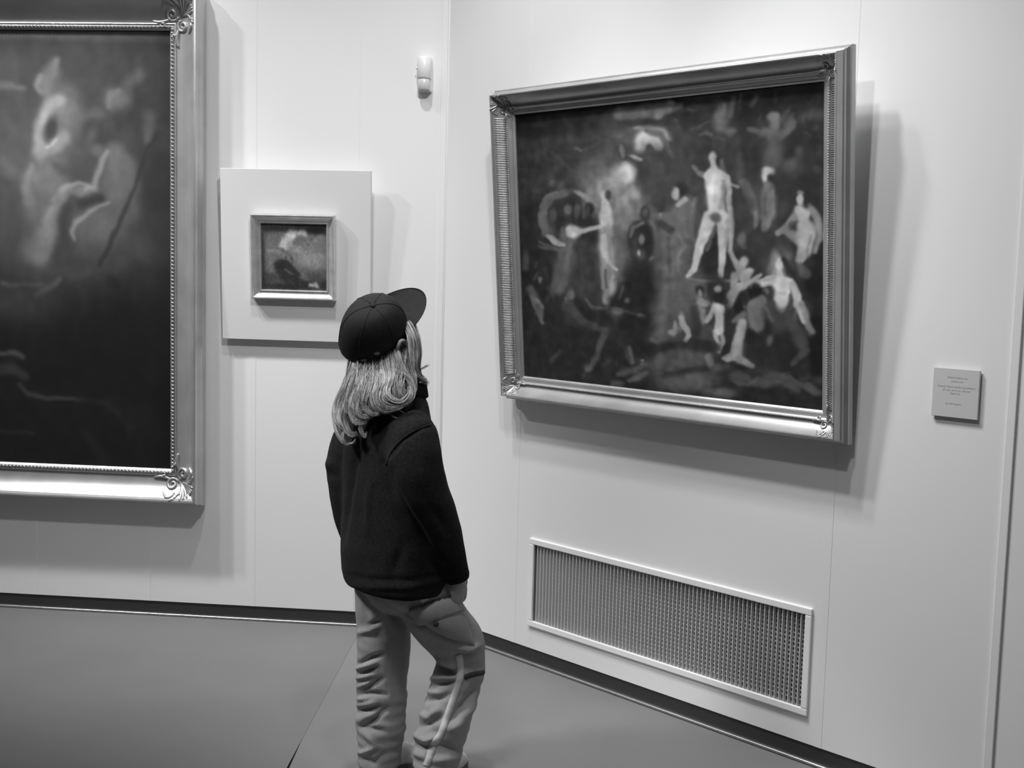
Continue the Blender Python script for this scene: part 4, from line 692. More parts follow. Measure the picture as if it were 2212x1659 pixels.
# ------------------------------------------------------------------ the person looking up at the large painting
FOOT = Vector((-0.2816, 3.255, 0.0))
def at(px, py, dy=0.0):                              # a point of the figure: seen at (px, py), dy metres behind the line of the feet
    d = FWD + RIGHT * ((px - 1106) / FPX) - UP * ((py - 829.5) / FPX)
    return EYE + d * ((FOOT.y + dy - EYE.y) / d.y)
def px_of(P):                                        # numpy points -> where they are seen
    d = P - np.array(EYE); z = d @ np.array(FWD)
    return 1106 + FPX * (d @ np.array(RIGHT)) / z, 829.5 - FPX * (d @ np.array(UP)) / z
def catmull(rows, n):
    rows = np.array(rows, float); k = len(rows); out = []
    for t in np.linspace(0, k - 1, n):
        i = min(int(t), k - 2); f = t - i
        p0, p1, p2, p3 = rows[max(i - 1, 0)], rows[i], rows[i + 1], rows[min(i + 2, k - 1)]
        out.append(0.5 * ((2 * p1) + (-p0 + p2) * f + (2 * p0 - 5 * p1 + 4 * p2 - p3) * f * f + (-p0 + 3 * p1 - 3 * p2 + p3) * f ** 3))
    return np.array(out)
def limb(mb, rows, n=24, seg=20):                    # rows: px, py, dy, radius
    R = catmull([list(at(r[0], r[1], r[2])) + [r[3]] for r in rows], n)
    mb.tube([Vector(r[:3]) for r in R], [float(r[3]) for r in R], seg)
def loft(mb, rows, ax, ay, n=24, seg=36, power=2.0):  # rows: centre xyz, half width along ax, half width along ay
    R = catmull(rows, n); v = []; f = []
    for r in R:
        for j in range(seg):
            a = 2 * PI * j / seg; c, s = math.cos(a), math.sin(a)
            c = math.copysign(abs(c) ** (2 / power), c); s = math.copysign(abs(s) ** (2 / power), s)
            v.append(Vector(r[:3]) + ax * (r[3] * c) + ay * (r[4] * s))
    for i in range(len(R) - 1):
        for j in range(seg): f.append((i * seg + j, i * seg + (j + 1) % seg, (i + 1) * seg + (j + 1) % seg, (i + 1) * seg + j))
    f.append(tuple(reversed(range(seg)))); f.append(tuple((len(R) - 1) * seg + j for j in range(seg)))
    mb.add(v, f)
def solid(name, mb, m, voxel, smooth, parent=None, shape=None, origin=Vector((0, 0, 0))):
    """grow one continuous skin over the collected shapes"""
    bm = bmesh.new(); vs = [bm.verts.new(p) for p in mb.v]
    for q in mb.f:
        try: bm.faces.new([vs[i] for i in q])
        except ValueError: pass
    bmesh.ops.recalc_face_normals(bm, faces=bm.faces[:])
    me = bpy.data.meshes.new('tmp'); bm.to_mesh(me); bm.free()
    t = bpy.data.objects.new('tmp', me); COL.objects.link(t)
    r = t.modifiers.new('r', 'REMESH'); r.mode = 'VOXEL'; r.voxel_size = voxel; r.adaptivity = 0
    s = t.modifiers.new('s', 'SMOOTH'); s.factor = 0.5; s.iterations = smooth
    dg = bpy.context.evaluated_depsgraph_get()
    out = bpy.data.meshes.new_from_object(t.evaluated_get(dg)); out.name = name
    bpy.data.objects.remove(t, do_unlink=True); bpy.data.meshes.remove(me)
    n = len(out.vertices); co = np.empty(n * 3); out.vertices.foreach_get('co', co); co = co.reshape(-1, 3)
    if shape is not None:
        no = np.empty(n * 3); out.vertices.foreach_get('normal', no); no = no.reshape(-1, 3)
        co = co + no * shape(co, no)[:, None]
    bv = BVHTree.FromPolygons([tuple(c) for c in co], [tuple(p.vertices) for p in out.polygons])
    out.vertices.foreach_set('co', (co - np.array(origin)).ravel())
    out.polygons.foreach_set('use_smooth', [True] * len(out.polygons))
    out.materials.clear(); out.materials.append(m); out.update()
    o = bpy.data.objects.new(name, out); COL.objects.link(o)
    if parent: o.parent = parent
    return o, bv
def hit(bv, px, py):
    d = (FWD + RIGHT * ((px - 1106) / FPX) - UP * ((py - 829.5) / FPX)).normalized()
    loc, no, i, dist = bv.ray_cast(EYE, d, 8.0)
    if loc is None: return None, None
    if no.dot(d) > 0: no = -no
    return loc, no
def folds(co, no, F):
    """F: list of (amp, width px, [x, y, x, y ...]) ridges (+) and creases (-) on the cloth facing the viewer"""
    X, Y = px_of(co); d = co - np.array(EYE); d /= np.linalg.norm(d, axis=1)[:, None]
    face = np.clip(-(no * d).sum(1) * 2.0 + 0.3, 0, 1); out = np.zeros(len(co))
    for amp, w, p in F:
        best = np.full(len(co), 1e9); tt = np.zeros(len(co)); k = len(p) // 2 - 1
        for i in range(k):
            x0, y0, x1, y1 = p[2 * i:2 * i + 4]; ex, ey = x1 - x0, y1 - y0; L = ex * ex + ey * ey
            t = np.clip(((X - x0) * ex + (Y - y0) * ey) / L, 0, 1); dd = np.hypot(X - x0 - ex * t, Y - y0 - ey * t)
            m = dd < best; best = np.where(m, dd, best); tt = np.where(m, (i + t) / k, tt)
        out += amp * np.exp(-(best / w) ** 2) * np.sin(PI * np.clip(0.08 + 0.84 * tt, 0, 1)) ** 0.6
    return out * face
def n3(co, f, seed):                                 # smooth 3-d noise from a few sine waves
    r = np.random.RandomState(seed); s = np.zeros(len(co))
    for i in range(7):
        k = r.randn(3); k = k / np.linalg.norm(k) * f * (0.6 + 0.9 * r.rand()); s += np.sin(co @ k + r.rand() * 6.28)
    return s / 3.0

M_skin = mat('skin', 0.36, 0.5, scale=30, amount=0.05)
M_fleece = mat('black_fleece', 0.013, 0.95, scale=120, amount=0.3, bump=0.6, bump_scale=260, spec=0.1, sheen=0.02)
M_cargo = mat('cargo_cotton', 0.34, 0.85, scale=40, amount=0.06, bump=0.35, bump_scale=380, spec=0.2)
M_cargo_dark = mat('cargo_seam', 0.045, 0.9, scale=40, amount=0.1)
M_tape = mat('pale_tape', 0.62, 0.6, scale=40, amount=0.06)
M_cap = mat('dark_cap_cotton', 0.017, 0.8, scale=80, amount=0.15, bump=0.3, bump_scale=500, spec=0.25)
M_capseam = mat('dark_cap_seam', 0.011, 0.85, scale=80, amount=0.15)
M_eyelet = mat('pale_strap_end', 0.20, 0.5, scale=80, amount=0.3)
M_shoe = mat('white_shoe_leather', 0.78, 0.5, scale=30, amount=0.08)
M_sole = mat('shoe_sole', 0.16, 0.7, scale=30, amount=0.08)
M_eye = mat('eye_white', 0.7, 0.2)
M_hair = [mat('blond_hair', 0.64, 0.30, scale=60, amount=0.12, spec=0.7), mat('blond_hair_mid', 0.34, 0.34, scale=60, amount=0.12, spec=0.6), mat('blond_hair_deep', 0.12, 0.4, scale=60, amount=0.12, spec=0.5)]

PHI = math.radians(50)
BF = Vector((math.sin(PHI), math.cos(PHI), 0)); BR = Vector((math.cos(PHI), -math.sin(PHI), 0)); ZZ = Vector((0, 0, 1))
HF = Vector((0.678, 0.600, 0.424)).normalized()       # the head is thrown back and leans towards the right shoulder
HU = Vector((0.137, -0.670, 0.729)); HU = (HU - HF * HU.dot(HF)).normalized(); HR = HF.cross(HU)
HF, HU = HF * math.cos(0.12) + HU * math.sin(0.12), HU * math.cos(0.12) - HF * math.sin(0.12)
HC = at(812, 708, -0.02)
def head(f, r, u): return HC + HF * f + HR * r + HU * u

# ---- body: one continuous skin from crown to soles
B = MB()
def ell(mb, c, ax, rad, seg=24, rings=14):
    m0 = MB(); m0.ball((0, 0, 0), (1, 1, 1), seg, rings)
    mb.add([c + ax[0] * (p[0] * rad[0]) + ax[1] * (p[1] * rad[1]) + ax[2] * (p[2] * rad[2]) for p in m0.v], m0.f)
HA = (HF, HR, HU)
ell(B, head(0, 0, 0.015), HA, (0.088, 0.071, 0.080))
ell(B, head(0.030, 0, -0.035), HA, (0.056, 0.058, 0.068))
ell(B, head(0.040, 0, -0.078), HA, (0.040, 0.042, 0.032))         # jaw
ell(B, head(0.068, 0, -0.098), HA, (0.015, 0.018, 0.014))         # chin
ell(B, head(0.091, 0, -0.040), HA, (0.012, 0.010, 0.012))         # nose tip
B.tube([head(0.082, 0, -0.005), head(0.090, 0, -0.036)], [0.007, 0.009], 10)
ell(B, head(0.084, 0, -0.071), HA, (0.007, 0.019, 0.005)); ell(B, head(0.082, 0, -0.080), HA, (0.007, 0.016, 0.005))  # lips
for s in (-1, 1):
    ell(B, head(0.066, 0.036 * s, -0.045), HA, (0.018, 0.018, 0.017))   # cheeks
    B.tube([head(0.082, 0.012 * s, 0.004), head(0.078, 0.034 * s, 0.006), head(0.066, 0.048 * s, 0.0)], [0.006, 0.007, 0.005], 8)  # brow
nb = at(848, 872, 0.0)
B.tube([head(-0.015, 0, -0.04), (head(-0.015, 0, -0.04) + nb) * 0.5 + BF * 0.004, nb, nb - ZZ * 0.05], [0.046, 0.045, 0.050, 0.06], 20)
tors = [(845, 905, 0, .085, .05), (844, 945, 0, .125, .072), (848, 1020, 0, .125, .085), (852, 1100, 0, .112, .082), (856, 1170, 0, .115, .085), (860, 1225, 0, .125, .092), (862, 1265, 0, .10, .08)]
loft(B, [list(at(r[0], r[1], r[2])) + [r[3], r[4]] for r in tors], BR, BF, 22)
ARM_R = [(893, 930, -.105, .036), (897, 1000, -.125, .036), (910, 1070, -.125, .034), (940, 1135, -.115, .031), (968, 1190, -.098, .026), (985, 1246, -.078, .020)]
ARM_L = [(768, 945, .100, .036), (752, 1020, .095, .036), (757, 1090, .095, .034), (772, 1150, .115, .030), (796, 1205, .14, .026), (822, 1240, .165, .020)]
LEG_R = [(890, 1225, -.05, .078), (930, 1300, -.02, .072), (975, 1365, .02, .060), (1003, 1408, .05, .050), (996, 1470, .035, .050), (972, 1550, .01, .044), (953, 1620, -.005, .034), (947, 1652, -.01, .032)]
LEG_L = [(828, 1225, .055, .078), (828, 1300, .06, .068), (829, 1380, .07, .058), (828, 1430, .07, .050), (824, 1500, .065, .050), (819, 1570, .06, .042), (818, 1612, .07, .033), (821, 1636, .085, .032)]
for L in (ARM_R, ARM_L, LEG_R, LEG_L): limb(B, L, 26, 18)
B.tube([at(893, 930, -.105), at(845, 935, 0), at(768, 945, .10)], [0.038, 0.055, 0.038], 16)

def hand(mb, w, a, wd, n, k=1.0, curl=1.0):
    """w wrist point, a along the hand, wd across towards the thumb, n out of the back of the hand"""
    def P(x, y, z): return w + a * (x * k) + wd * (y * k) + n * (z * k)
    rows = [(-0.012, .021, .016), (0.010, .026, .015), (0.035, .034, .015), (0.058, .037, .0135), (0.072, .034, .010)]
    loft(mb, [list(P(r[0], 0, 0)) + [r[1] * k, r[2] * k] for r in rows], wd, n, 14, 20)
    for (y, L, r, c) in ((0.028, .040, .0082, .85), (0.0095, .045, .0086, 1.0), (-0.0095, .042, .0082, 1.08), (-0.027, .034, .0072, 1.15)):
        p = Vector((0.066 - abs(y) * 0.12, y, 0.002)); pts = [p - Vector((0.015, 0, 0)), p.copy()]; ang = 0.0
        for seg, bend in ((L, 34), (L * .68, 58), (L * .52, 42)):
            ang += math.radians(bend * c * curl)
            p = p + Vector((math.cos(ang) * seg, -0.03 * seg, -math.sin(ang) * seg)); pts.append(p.copy())
        C_ = catmull([list(q) for q in pts], 16)
        mb.tube([P(*q) for q in C_], [r * k * (1.0 - 0.22 * i / 15) for i in range(16)], 10)
    C_ = catmull([(0.008, 0.020, -.004), (0.026, 0.040, -.010), (0.046, 0.050, -.016), (0.066, 0.047, -.024)], 14)
    mb.tube([P(*q) for q in C_], [k * (0.0115 - 0.004 * i / 13) for i in range(14)], 10)
hand(B, at(984, 1243, -.080), Vector((0.21, 0.06, -0.975)).normalized(), (BF * 0.95 + ZZ * 0.2).normalized(), (BR * 0.9 + BF * 0.2).normalized(), 0.80, 0.75)
hand(B, at(822, 1240, .165), Vector((0.35, 0.25, -0.9)).normalized(), BF, -BR, 0.80, 0.8)
def foot_axes(yaw):
    f = Vector((math.sin(yaw), math.cos(yaw), 0)); return f, Vector((f.y, -f.x, 0))
FT = {'R': (at(947, 1652, -.01), math.radians(18)), 'L': (at(822, 1634, .085), math.radians(60))}
for kx, (an, yaw) in FT.items():
    f, r = foot_axes(yaw); p = Vector((an.x, an.y, 0))
    B.tube([p + ZZ * 0.10, p + ZZ * 0.045 - f * 0.01, p + ZZ * 0.040 + f * 0.05, p + ZZ * 0.032 + f * 0.11, p + ZZ * 0.028 + f * 0.145], [0.031, 0.032, 0.030, 0.027, 0.018], 14)
person, bv_body = solid('person', B, M_skin, 0.0042, 3, origin=FOOT)
person.location = FOOT
tag(person, 'person in dark cap, black fleece jacket and cargo trousers looking up at the large painting', 'person')
def kid(mb, name, m, parent=None, smooth=True):      # a part of the figure built in world coordinates
    mb.v = [tuple(Vector(p) - FOOT) for p in mb.v]
    return mb.build(name, m, parent or person, smooth)

for s in (-1, 1):
    b = MB(); ell(b, head(0.0735, 0.029 * s, -0.014), HA, (0.0115, 0.0125, 0.0105), 14, 9); kid(b, 'eye', M_eye)
    b = MB()                                         # ear: rim, lobe and hollow
    ec = (0.030, 0.080 * s, -0.016)
    rim = []
    for i in range(17):
        a = math.radians(-70 + 290 * i / 16)
        rim.append(head(ec[0] - 0.013 + 0.017 * math.cos(a) - 0.004, ec[1] + s * (0.007 + 0.006 * max(0, -math.cos(a))), ec[2] + 0.028 * math.sin(a) - 0.002))
    b.tube(rim, [0.0040 + 0.0012 * math.sin(PI * i / 16) for i in range(17)], 8)
    ell(b, head(ec[0] - 0.014, ec[1] + 0.003 * s, ec[2]), HA, (0.014, 0.004, 0.024), 14, 8)
    ell(b, head(ec[0] - 0.008, ec[1] + 0.005 * s, ec[2] - 0.028), HA, (0.007, 0.004, 0.008), 10, 7)
    kid(b, 'ear', M_skin)

# ---- trousers
T = MB()
pel = [(868, 1195, 0, .135, .105), (866, 1235, 0, .142, .112), (866, 1270, 0.0, .138, .108), (868, 1300, 0.0, .105, .085), (868, 1320, 0.0, .05, .05)]
loft(T, [list(at(r[0], r[1], r[2])) + [r[3], r[4]] for r in pel], BR, BF, 14)
limb(T, [(895, 1225, -.05, .085), (918, 1290, -.035, .086), (948, 1338, -.01, .086), (985, 1385, .03, .080), (996, 1418, .045, .0735), (993, 1450, .04, .0735), (980, 1500, .025, .0735), (963, 1550, .01, .074), (949, 1600, .0, .073), (941, 1640, -.005, .068), (938, 1662, -.01, .064)], 40, 26)
limb(T, [(832, 1225, .055, .086), (826, 1290, .06, .082), (828, 1350, .065, .081), (829, 1400, .07, .080), (826, 1450, .07, .0755), (824, 1510, .065, .0745), (823, 1570, .06, .072), (821, 1620, .055, .066), (820, 1650, .055, .063)], 40, 26)
K = .2646
def q(*p): return [(720 + p[i] * K if i % 2 == 0 else 1220 + p[i] * K) for i in range(len(p))]
TF = [(-.010, 5, q(180, 825, 300, 770, 400, 730)), (.010, 6, q(185, 850, 330, 800)), (-.008, 5, q(230, 890, 360, 840)), (.009, 6, q(185, 930, 330, 890)), (-.008, 5, q(260, 1010, 400, 930)),
      (.008, 5, q(190, 1000, 320, 960)), (-.008, 5, q(200, 1065, 300, 1050, 430, 1060)), (.008, 5, q(190, 1100, 280, 1085)), (-.008, 5, q(180, 1190, 300, 1185, 380, 1160)), (.008, 6, q(200, 1150, 330, 1130)),
      (-.009, 6, q(230, 1320, 330, 1270, 440, 1170)), (.007, 8, q(210, 1260, 340, 1220)), (-.007, 6, q(240, 1330, 420, 1350)), (.007, 7, q(270, 1390, 350, 1480)), (-.008, 6, q(220, 1560, 330, 1610, 420, 1560)), (.008, 5, q(215, 1540, 330, 1500)),
      (-.008, 6, q(300, 500, 380, 460)), (.007, 7, q(190, 560, 300, 530, 360, 490)), (-.007, 8, q(240, 240, 280, 420)), (-.010, 10, q(370, 230, 450, 340, 560, 480)),
      (.012, 6, q(850, 765, 930, 790, 1000, 830)), (-.010, 6, q(840, 830, 930, 870, 1000, 900)), (.010, 6, q(790, 930, 900, 930, 1000, 925)), (-.009, 6, q(780, 985, 900, 970, 1000, 945)), (.008, 6, q(770, 1040, 880, 1050)), (-.008, 6, q(730, 1110, 850, 1100, 940, 1060)),
      (.010, 8, q(690, 1200, 780, 1250, 860, 1180)), (-.009, 7, q(690, 1330, 800, 1290, 880, 1230)), (.010, 7, q(650, 1380, 760, 1440, 830, 1410)), (-.010, 6, q(630, 1450, 730, 1490, 810, 1480)), (.007, 7, q(640, 1530, 740, 1570)),
      (-.010, 10, q(1180, 990, 1080, 1140, 960, 1280)), (.010, 12, q(1150, 1130, 1040, 1260, 930, 1370)), (-.008, 8, q(1010, 1530, 880, 1480)), (.006, 8, q(820, 1600, 980, 1570)),
      (-.008, 6, q(640, 470, 760, 500, 900, 590, 1040, 650)), (-.008, 6, q(700, 350, 850, 300, 960, 260)), (.007, 7, q(1040, 690, 1120, 700, 1190, 670)), (-.009, 6, q(990, 740, 1100, 740, 1190, 700)), (-.008, 7, q(560, 360, 700, 460)), (.006, 10, q(480, 260, 640, 420, 760, 560))]
def t_shape(co, no):
    z = co[:, 2]; low = np.clip((0.5 - z) / 0.35, 0, 1)
    return 1.4 * folds(co, no, TF) + 0.0022 * n3(co * np.array([1, 1, 2.2]), 30, 3) + 0.0020 * low * n3(co * np.array([.8, .8, 2.6]), 55, 5)
trousers, bv_t = solid('trousers', T, M_cargo, 0.0055, 3, person, t_shape, FOOT)

def patch(bv, quad, nu, nv, h, depth=0.006, crown=0.0):
    """cloth patch laid on a surface: quad of four seen corners"""
    top = []; bot = []
    for j in range(nv + 1):
        for i in range(nu + 1):
            u, v = i / nu, j / nv
            x = (1 - v) * ((1 - u) * quad[0][0] + u * quad[1][0]) + v * ((1 - u) * quad[3][0] + u * quad[2][0])
            y = (1 - v) * ((1 - u) * quad[0][1] + u * quad[1][1]) + v * ((1 - u) * quad[3][1] + u * quad[2][1])
            loc, no = hit(bv, x, y)
            if loc is None:
                loc, no = top[-1] if top else (at(x, y), Vector((0, -1, 0)))
            top.append((loc, no))
    n = (nu + 1) * (nv + 1); b = MB()
    P = np.array([list(t[0]) for t in top]).reshape(nv + 1, nu + 1, 3); N = np.array([list(t[1]) for t in top]).reshape(nv + 1, nu + 1, 3)
    for _ in range(3):
        P[1:-1, 1:-1] = (P[1:-1, 1:-1] * 2 + P[:-2, 1:-1] + P[2:, 1:-1] + P[1:-1, :-2] + P[1:-1, 2:]) / 6
        N[1:-1, 1:-1] = (N[1:-1, 1:-1] * 2 + N[:-2, 1:-1] + N[2:, 1:-1] + N[1:-1, :-2] + N[1:-1, 2:]) / 6
    N /= np.linalg.norm(N, axis=2)[:, :, None]
    uu, vv = np.meshgrid(np.linspace(0, 1, nu + 1), np.linspace(0, 1, nv + 1))
    bulge = h + crown * (np.sin(PI * uu) * np.sin(PI * vv)) ** 0.5
    A = (P + N * bulge[:, :, None]).reshape(-1, 3); C_ = (P - N * depth).reshape(-1, 3)
    idx = np.arange(n).reshape(nv + 1, nu + 1); f = []
    for j in range(nv):
        for i in range(nu):
            a = (idx[j, i], idx[j, i + 1], idx[j + 1, i + 1], idx[j + 1, i]); f.append(a); f.append(tuple(n + k for k in reversed(a)))
    ring = list(idx[0, :]) + list(idx[1:, -1]) + list(idx[-1, ::-1][1:]) + list(idx[::-1, 0][1:-1])
    for a, c in zip(ring, ring[1:] + ring[:1]): f.append((a, n + a, n + c, c))
    b.add([Vector(p) for p in A] + [Vector(p) for p in C_], [tuple(int(k) for k in qq) for qq in f])
    return b
def ribbon(bv, pts, w, h, n=40, depth=0.004):
    R = catmull(pts, n); b = MB(); v = []; f = []; last = None
    for i in range(n):
        t = R[min(i + 1, n - 1)] - R[max(i - 1, 0)]; t = t / np.linalg.norm(t); s = np.array([-t[1], t[0]]) * w / 2
        row = []
        for k in (-1, 0, 1):
            loc, no = hit(bv, R[i][0] + s[0] * k, R[i][1] + s[1] * k)
            if loc is None and last is None:
                for back in range(1, n):
                    loc, no = hit(bv, R[back][0], R[back][1])
                    if loc is not None: break
            if loc is None: loc, no = last
            last = (loc, no); row.append((loc, no))
        v += [r_[0] + r_[1] * h for r_ in row] + [row[2][0] - row[2][1] * depth, row[0][0] - row[0][1] * depth]
    for i in range(n - 1):
        for k in range(5): f.append((i * 5 + k, i * 5 + (k + 1) % 5, (i + 1) * 5 + (k + 1) % 5, (i + 1) * 5 + k))
    f.append((0, 4, 3, 2, 1)); f.append(tuple((n - 1) * 5 + k for k in range(5)))
    b.add(v, f); return b

def pairs(L): return [(L[i], L[i + 1]) for i in range(0, len(L), 2)]
tag(kid(ribbon(bv_t, pairs(q(1022, 735, 1036, 800, 1038, 900, 1008, 1010, 960, 1150, 918, 1270, 875, 1385, 815, 1475, 788, 1560, 758, 1645)), 14.5, 0.002), 'side_stripe', M_tape, trousers), 'pale stripe down the outer trouser seam')
tag(kid(ribbon(bv_t, pairs(q(695, 195, 715, 240, 752, 295)), 17, 0.002, 12), 'side_stripe', M_tape, trousers), 'pale stripe showing below the jacket hem')
tag(kid(ribbon(bv_t, pairs(q(1066, 922, 1120, 900, 1190, 885, 1245, 880)), 11, 0.0015, 14), 'knee_seam', M_cargo_dark, trousers), 'dark band across the bent knee')
pocket = kid(patch(bv_t, [(894, 1333), (996, 1300), (1024, 1394), (938, 1366)], 16, 12, 0.004, 0.008, 0.006), 'cargo_pocket', M_cargo, trousers)
kid(patch(bv_t, [(884, 1316), (978, 1286), (1001, 1318), (903, 1347)], 14, 8, 0.011, 0.010, 0.004), 'pocket_flap', M_cargo, pocket)
loc, no = hit(bv_t, 941, 1344)
b = MB(); ell(b, loc + no * 0.013, (no, no.orthogonal().normalized(), no.cross(no.orthogonal()).normalized()), (0.003, 0.0085, 0.0085), 12, 7); kid(b, 'pocket_button', M_cargo_dark, pocket)

# ---- shoes
for kx, (an, yaw) in FT.items():
    f, r = foot_axes(yaw); p = Vector((an.x, an.y, 0)); S_ = MB()
    rows = [(-.055, .042, .026, .030), (-.035, .052, .034, .042), (0.0, .050, .036, .046), (.05, .043, .037, .040), (.10, .036, .041, .032), (.14, .030, .040, .026), (.165, .026, .028, .020), (.175, .024, .012, .012)]
    loft(S_, [list(p + f * a[0] + ZZ * a[1]) + [a[2], a[3]] for a in rows], r, ZZ, 26, 24)
    S_.tube([p + ZZ * 0.05, p + ZZ * 0.085], [0.040, 0.037], 18)
    sh, _ = solid('shoe', S_, M_shoe, 0.004, 3, person, None, FOOT)
    b = MB(); out = [(-.060, .018), (-.045, .034), (0, .037), (.05, .037), (.10, .043), (.14, .041), (.168, .028), (.181, .010)]
    C_ = catmull(out, 20); ring = [(a, w) for a, w in C_] + [(a, -w) for a, w in C_[::-1]]; n = len(ring)
    v = [p + f * a + r * w + ZZ * z for z in (0.002, 0.022) for a, w in ring]
    b.add(v, [tuple(reversed(range(n))), tuple(range(n, 2 * n))] + [(i, (i + 1) % n, n + (i + 1) % n, n + i) for i in range(n)])
    kid(b, 'sole', M_sole, sh, False)
    for i in range(4):
        b = MB(); a = 0.045 + 0.018 * i; zt = 0.043 + 0.040 - 0.011 * i
        b.tube([p + f * a + r * (-0.022 + 0.044 * k / 8) + ZZ * (zt + 0.004 - 0.010 * ((k - 4) / 4) ** 2) for k in range(9)], 0.003, 6); kid(b, 'lace', M_sole, sh)

# ---- jacket
J = MB()
jr = [(853, 1264, 0, .172, .118), (852, 1248, 0, .180, .126), (850, 1180, 0, .181, .130), (848, 1090, 0, .174, .124), (845, 1010, 0, .166, .116), (843, 950, 0, .158, .106), (848, 908, 0, .138, .094), (858, 876, 0, .100, .082), (866, 852, 0.005, .066, .066)]
loft(J, [list(at(r[0], r[1], r[2])) + [r[3], r[4]] for r in jr], BR, BF, 34, 48, 2.15)
SL_R = [(875, 915, -.085, .060), (891, 950, -.115, .071), (897, 1005, -.130, .077), (908, 1060, -.132, .0765), (934, 1120, -.120, .070), (964, 1188, -.100, .053), (984, 1236, -.080, .037), (986, 1243, -.078, .033)]
SL_L = [(800, 915, .070, .055), (766, 945, .098, .062), (753, 1000, .095, .063), (753, 1050, .090, .061), (763, 1110, .095, .058), (778, 1170, .115, .050), (800, 1215, .14, .042), (818, 1238, .16, .034)]
limb(J, SL_R, 34, 26); limb(J, SL_L, 30, 24)
JF = [(-.010, 9, [832, 1000, 850, 1055, 880, 1110, 925, 1180, 955, 1215]), (-.007, 7, [775, 965, 762, 1030, 748, 1110, 738, 1180]), (.006, 9, [845, 980, 838, 1020]), (-.004, 5, [742, 1240, 800, 1252, 880, 1254, 950, 1242]), (.004, 6, [740, 1262, 800, 1268, 880, 1270, 950, 1256]),
      (-.006, 9, [940, 1100, 965, 1150]), (.005, 10, [700, 1000, 720, 1004]), (-.006, 8, [700, 1022, 724, 1028]), (.005, 8, [800, 1040, 790, 1150]), (-.005, 12, [870, 1180, 850, 1240]), (-.004, 4, [946, 915, 910, 925, 872, 950, 842, 990])]
jacket, bv_j = solid('jacket', J, M_fleece, 0.007, 5, person, lambda co, no: 1.2 * folds(co, no, JF) + 0.0028 * n3(co, 24, 9) + 0.0012 * n3(co, 70, 12), FOOT)
# stand-up collar, open at the throat
b = MB(); rows = []
cc = at(866, 853, 0.005)
for k, (dz, ra, rb) in enumerate(((-0.012, .070, .068), (0.012, .066, .064), (0.034, .064, .063), (0.036, .060, .059), (0.012, .059, .057), (-0.01, .060, .058))):
    rows.append([cc + ZZ * dz + BF * (0.010 * k * 0 + 0.012) + BR * (ra * math.cos(a)) + BF * (rb * math.sin(a)) + ZZ * (0.012 * math.sin(a)) for a in [math.radians(102 + 336 * i / 36) for i in range(37)]])
v = [p for r_ in rows for p in r_]; f = []
for i in range(6):
    for j in range(36): f.append((i * 37 + j, i * 37 + j + 1, ((i + 1) % 6) * 37 + j + 1, ((i + 1) % 6) * 37 + j))
f.append(tuple(i * 37 for i in range(6))); f.append(tuple(i * 37 + 36 for i in reversed(range(6))))
b.add(v, f); kid(b, 'collar', M_fleece, jacket)
kid(ribbon(bv_j, [(943, 914), (905, 926), (872, 946), (845, 975), (834, 1004)], 4, 0.0015, 24), 'shoulder_seam', M_fleece, jacket)
b = MB()                                             # cuff
pc, pd = at(984, 1236, -.080), at(988, 1251, -.076)
b.tube([pc, (pc + pd) / 2, pd], [0.0375, 0.0375, 0.034], 22); kid(b, 'cuff', M_fleece, jacket)

# ---- cap
CB = (-0.004, 0.0, -0.012)
def cap_pt(a, e, o=0.0):                             # a around (0 front), e elevation 0 rim .. 1 top
    rf = 0.106 if math.cos(a) < 0 else 0.099
    up = math.sin(e * PI / 2) ** 0.95; ro = math.cos(e * PI / 2) ** 0.66 if e < 1 else 0.0
    dip = (-0.026 * max(0, -math.cos(a)) ** 2 - 0.010 * abs(math.sin(a))) * (1 - e) ** 2
    return head(CB[0] + (rf + o) * ro * math.cos(a) - 0.004, (0.085 + o) * ro * math.sin(a), CB[2] + (0.114 + o) * up + dip)
b = MB(); NA, NE = 48, 16
v = [cap_pt(2 * PI * j / NA, i / NE) for i in range(NE) for j in range(NA)] + [cap_pt(0, 1.0)]
f = [(i * NA + j, i * NA + (j + 1) % NA, (i + 1) * NA + (j + 1) % NA, (i + 1) * NA + j) for i in range(NE - 1) for j in range(NA)]
f += [((NE - 1) * NA + j, (NE - 1) * NA + (j + 1) % NA, NE * NA) for j in range(NA)]
n0 = len(v)
v += [cap_pt(2 * PI * j / NA, 0.0, -0.004) for j in range(NA)] + [cap_pt(2 * PI * j / NA, 0.25, -0.006) for j in range(NA)]
f += [(j, n0 + j, n0 + (j + 1) % NA, (j + 1) % NA) for j in range(NA)] + [(n0 + j, n0 + NA + j, n0 + NA + (j + 1) % NA, n0 + (j + 1) % NA) for j in range(NA)]
b.add(v, f); b.v = [tuple(Vector(p) - FOOT) for p in b.v]
cap = b.build('cap', M_cap, person, True)
bv_c = BVHTree.FromPolygons([tuple(Vector(p) + FOOT) for p in b.v], b.f)
for k in range(6):
    a = PI / 6 + k * PI / 3
    b = MB(); b.tube([cap_pt(a, e / 14, 0.0003) for e in range(14)] + [cap_pt(a, 0.985, 0.0003)], 0.0011, 6); kid(b, 'cap_seam', M_capseam, cap)
b = MB(); ell(b, cap_pt(0, 1.0, 0.001), HA, (0.008, 0.008, 0.004), 14, 7); kid(b, 'cap_button', M_cap, cap)
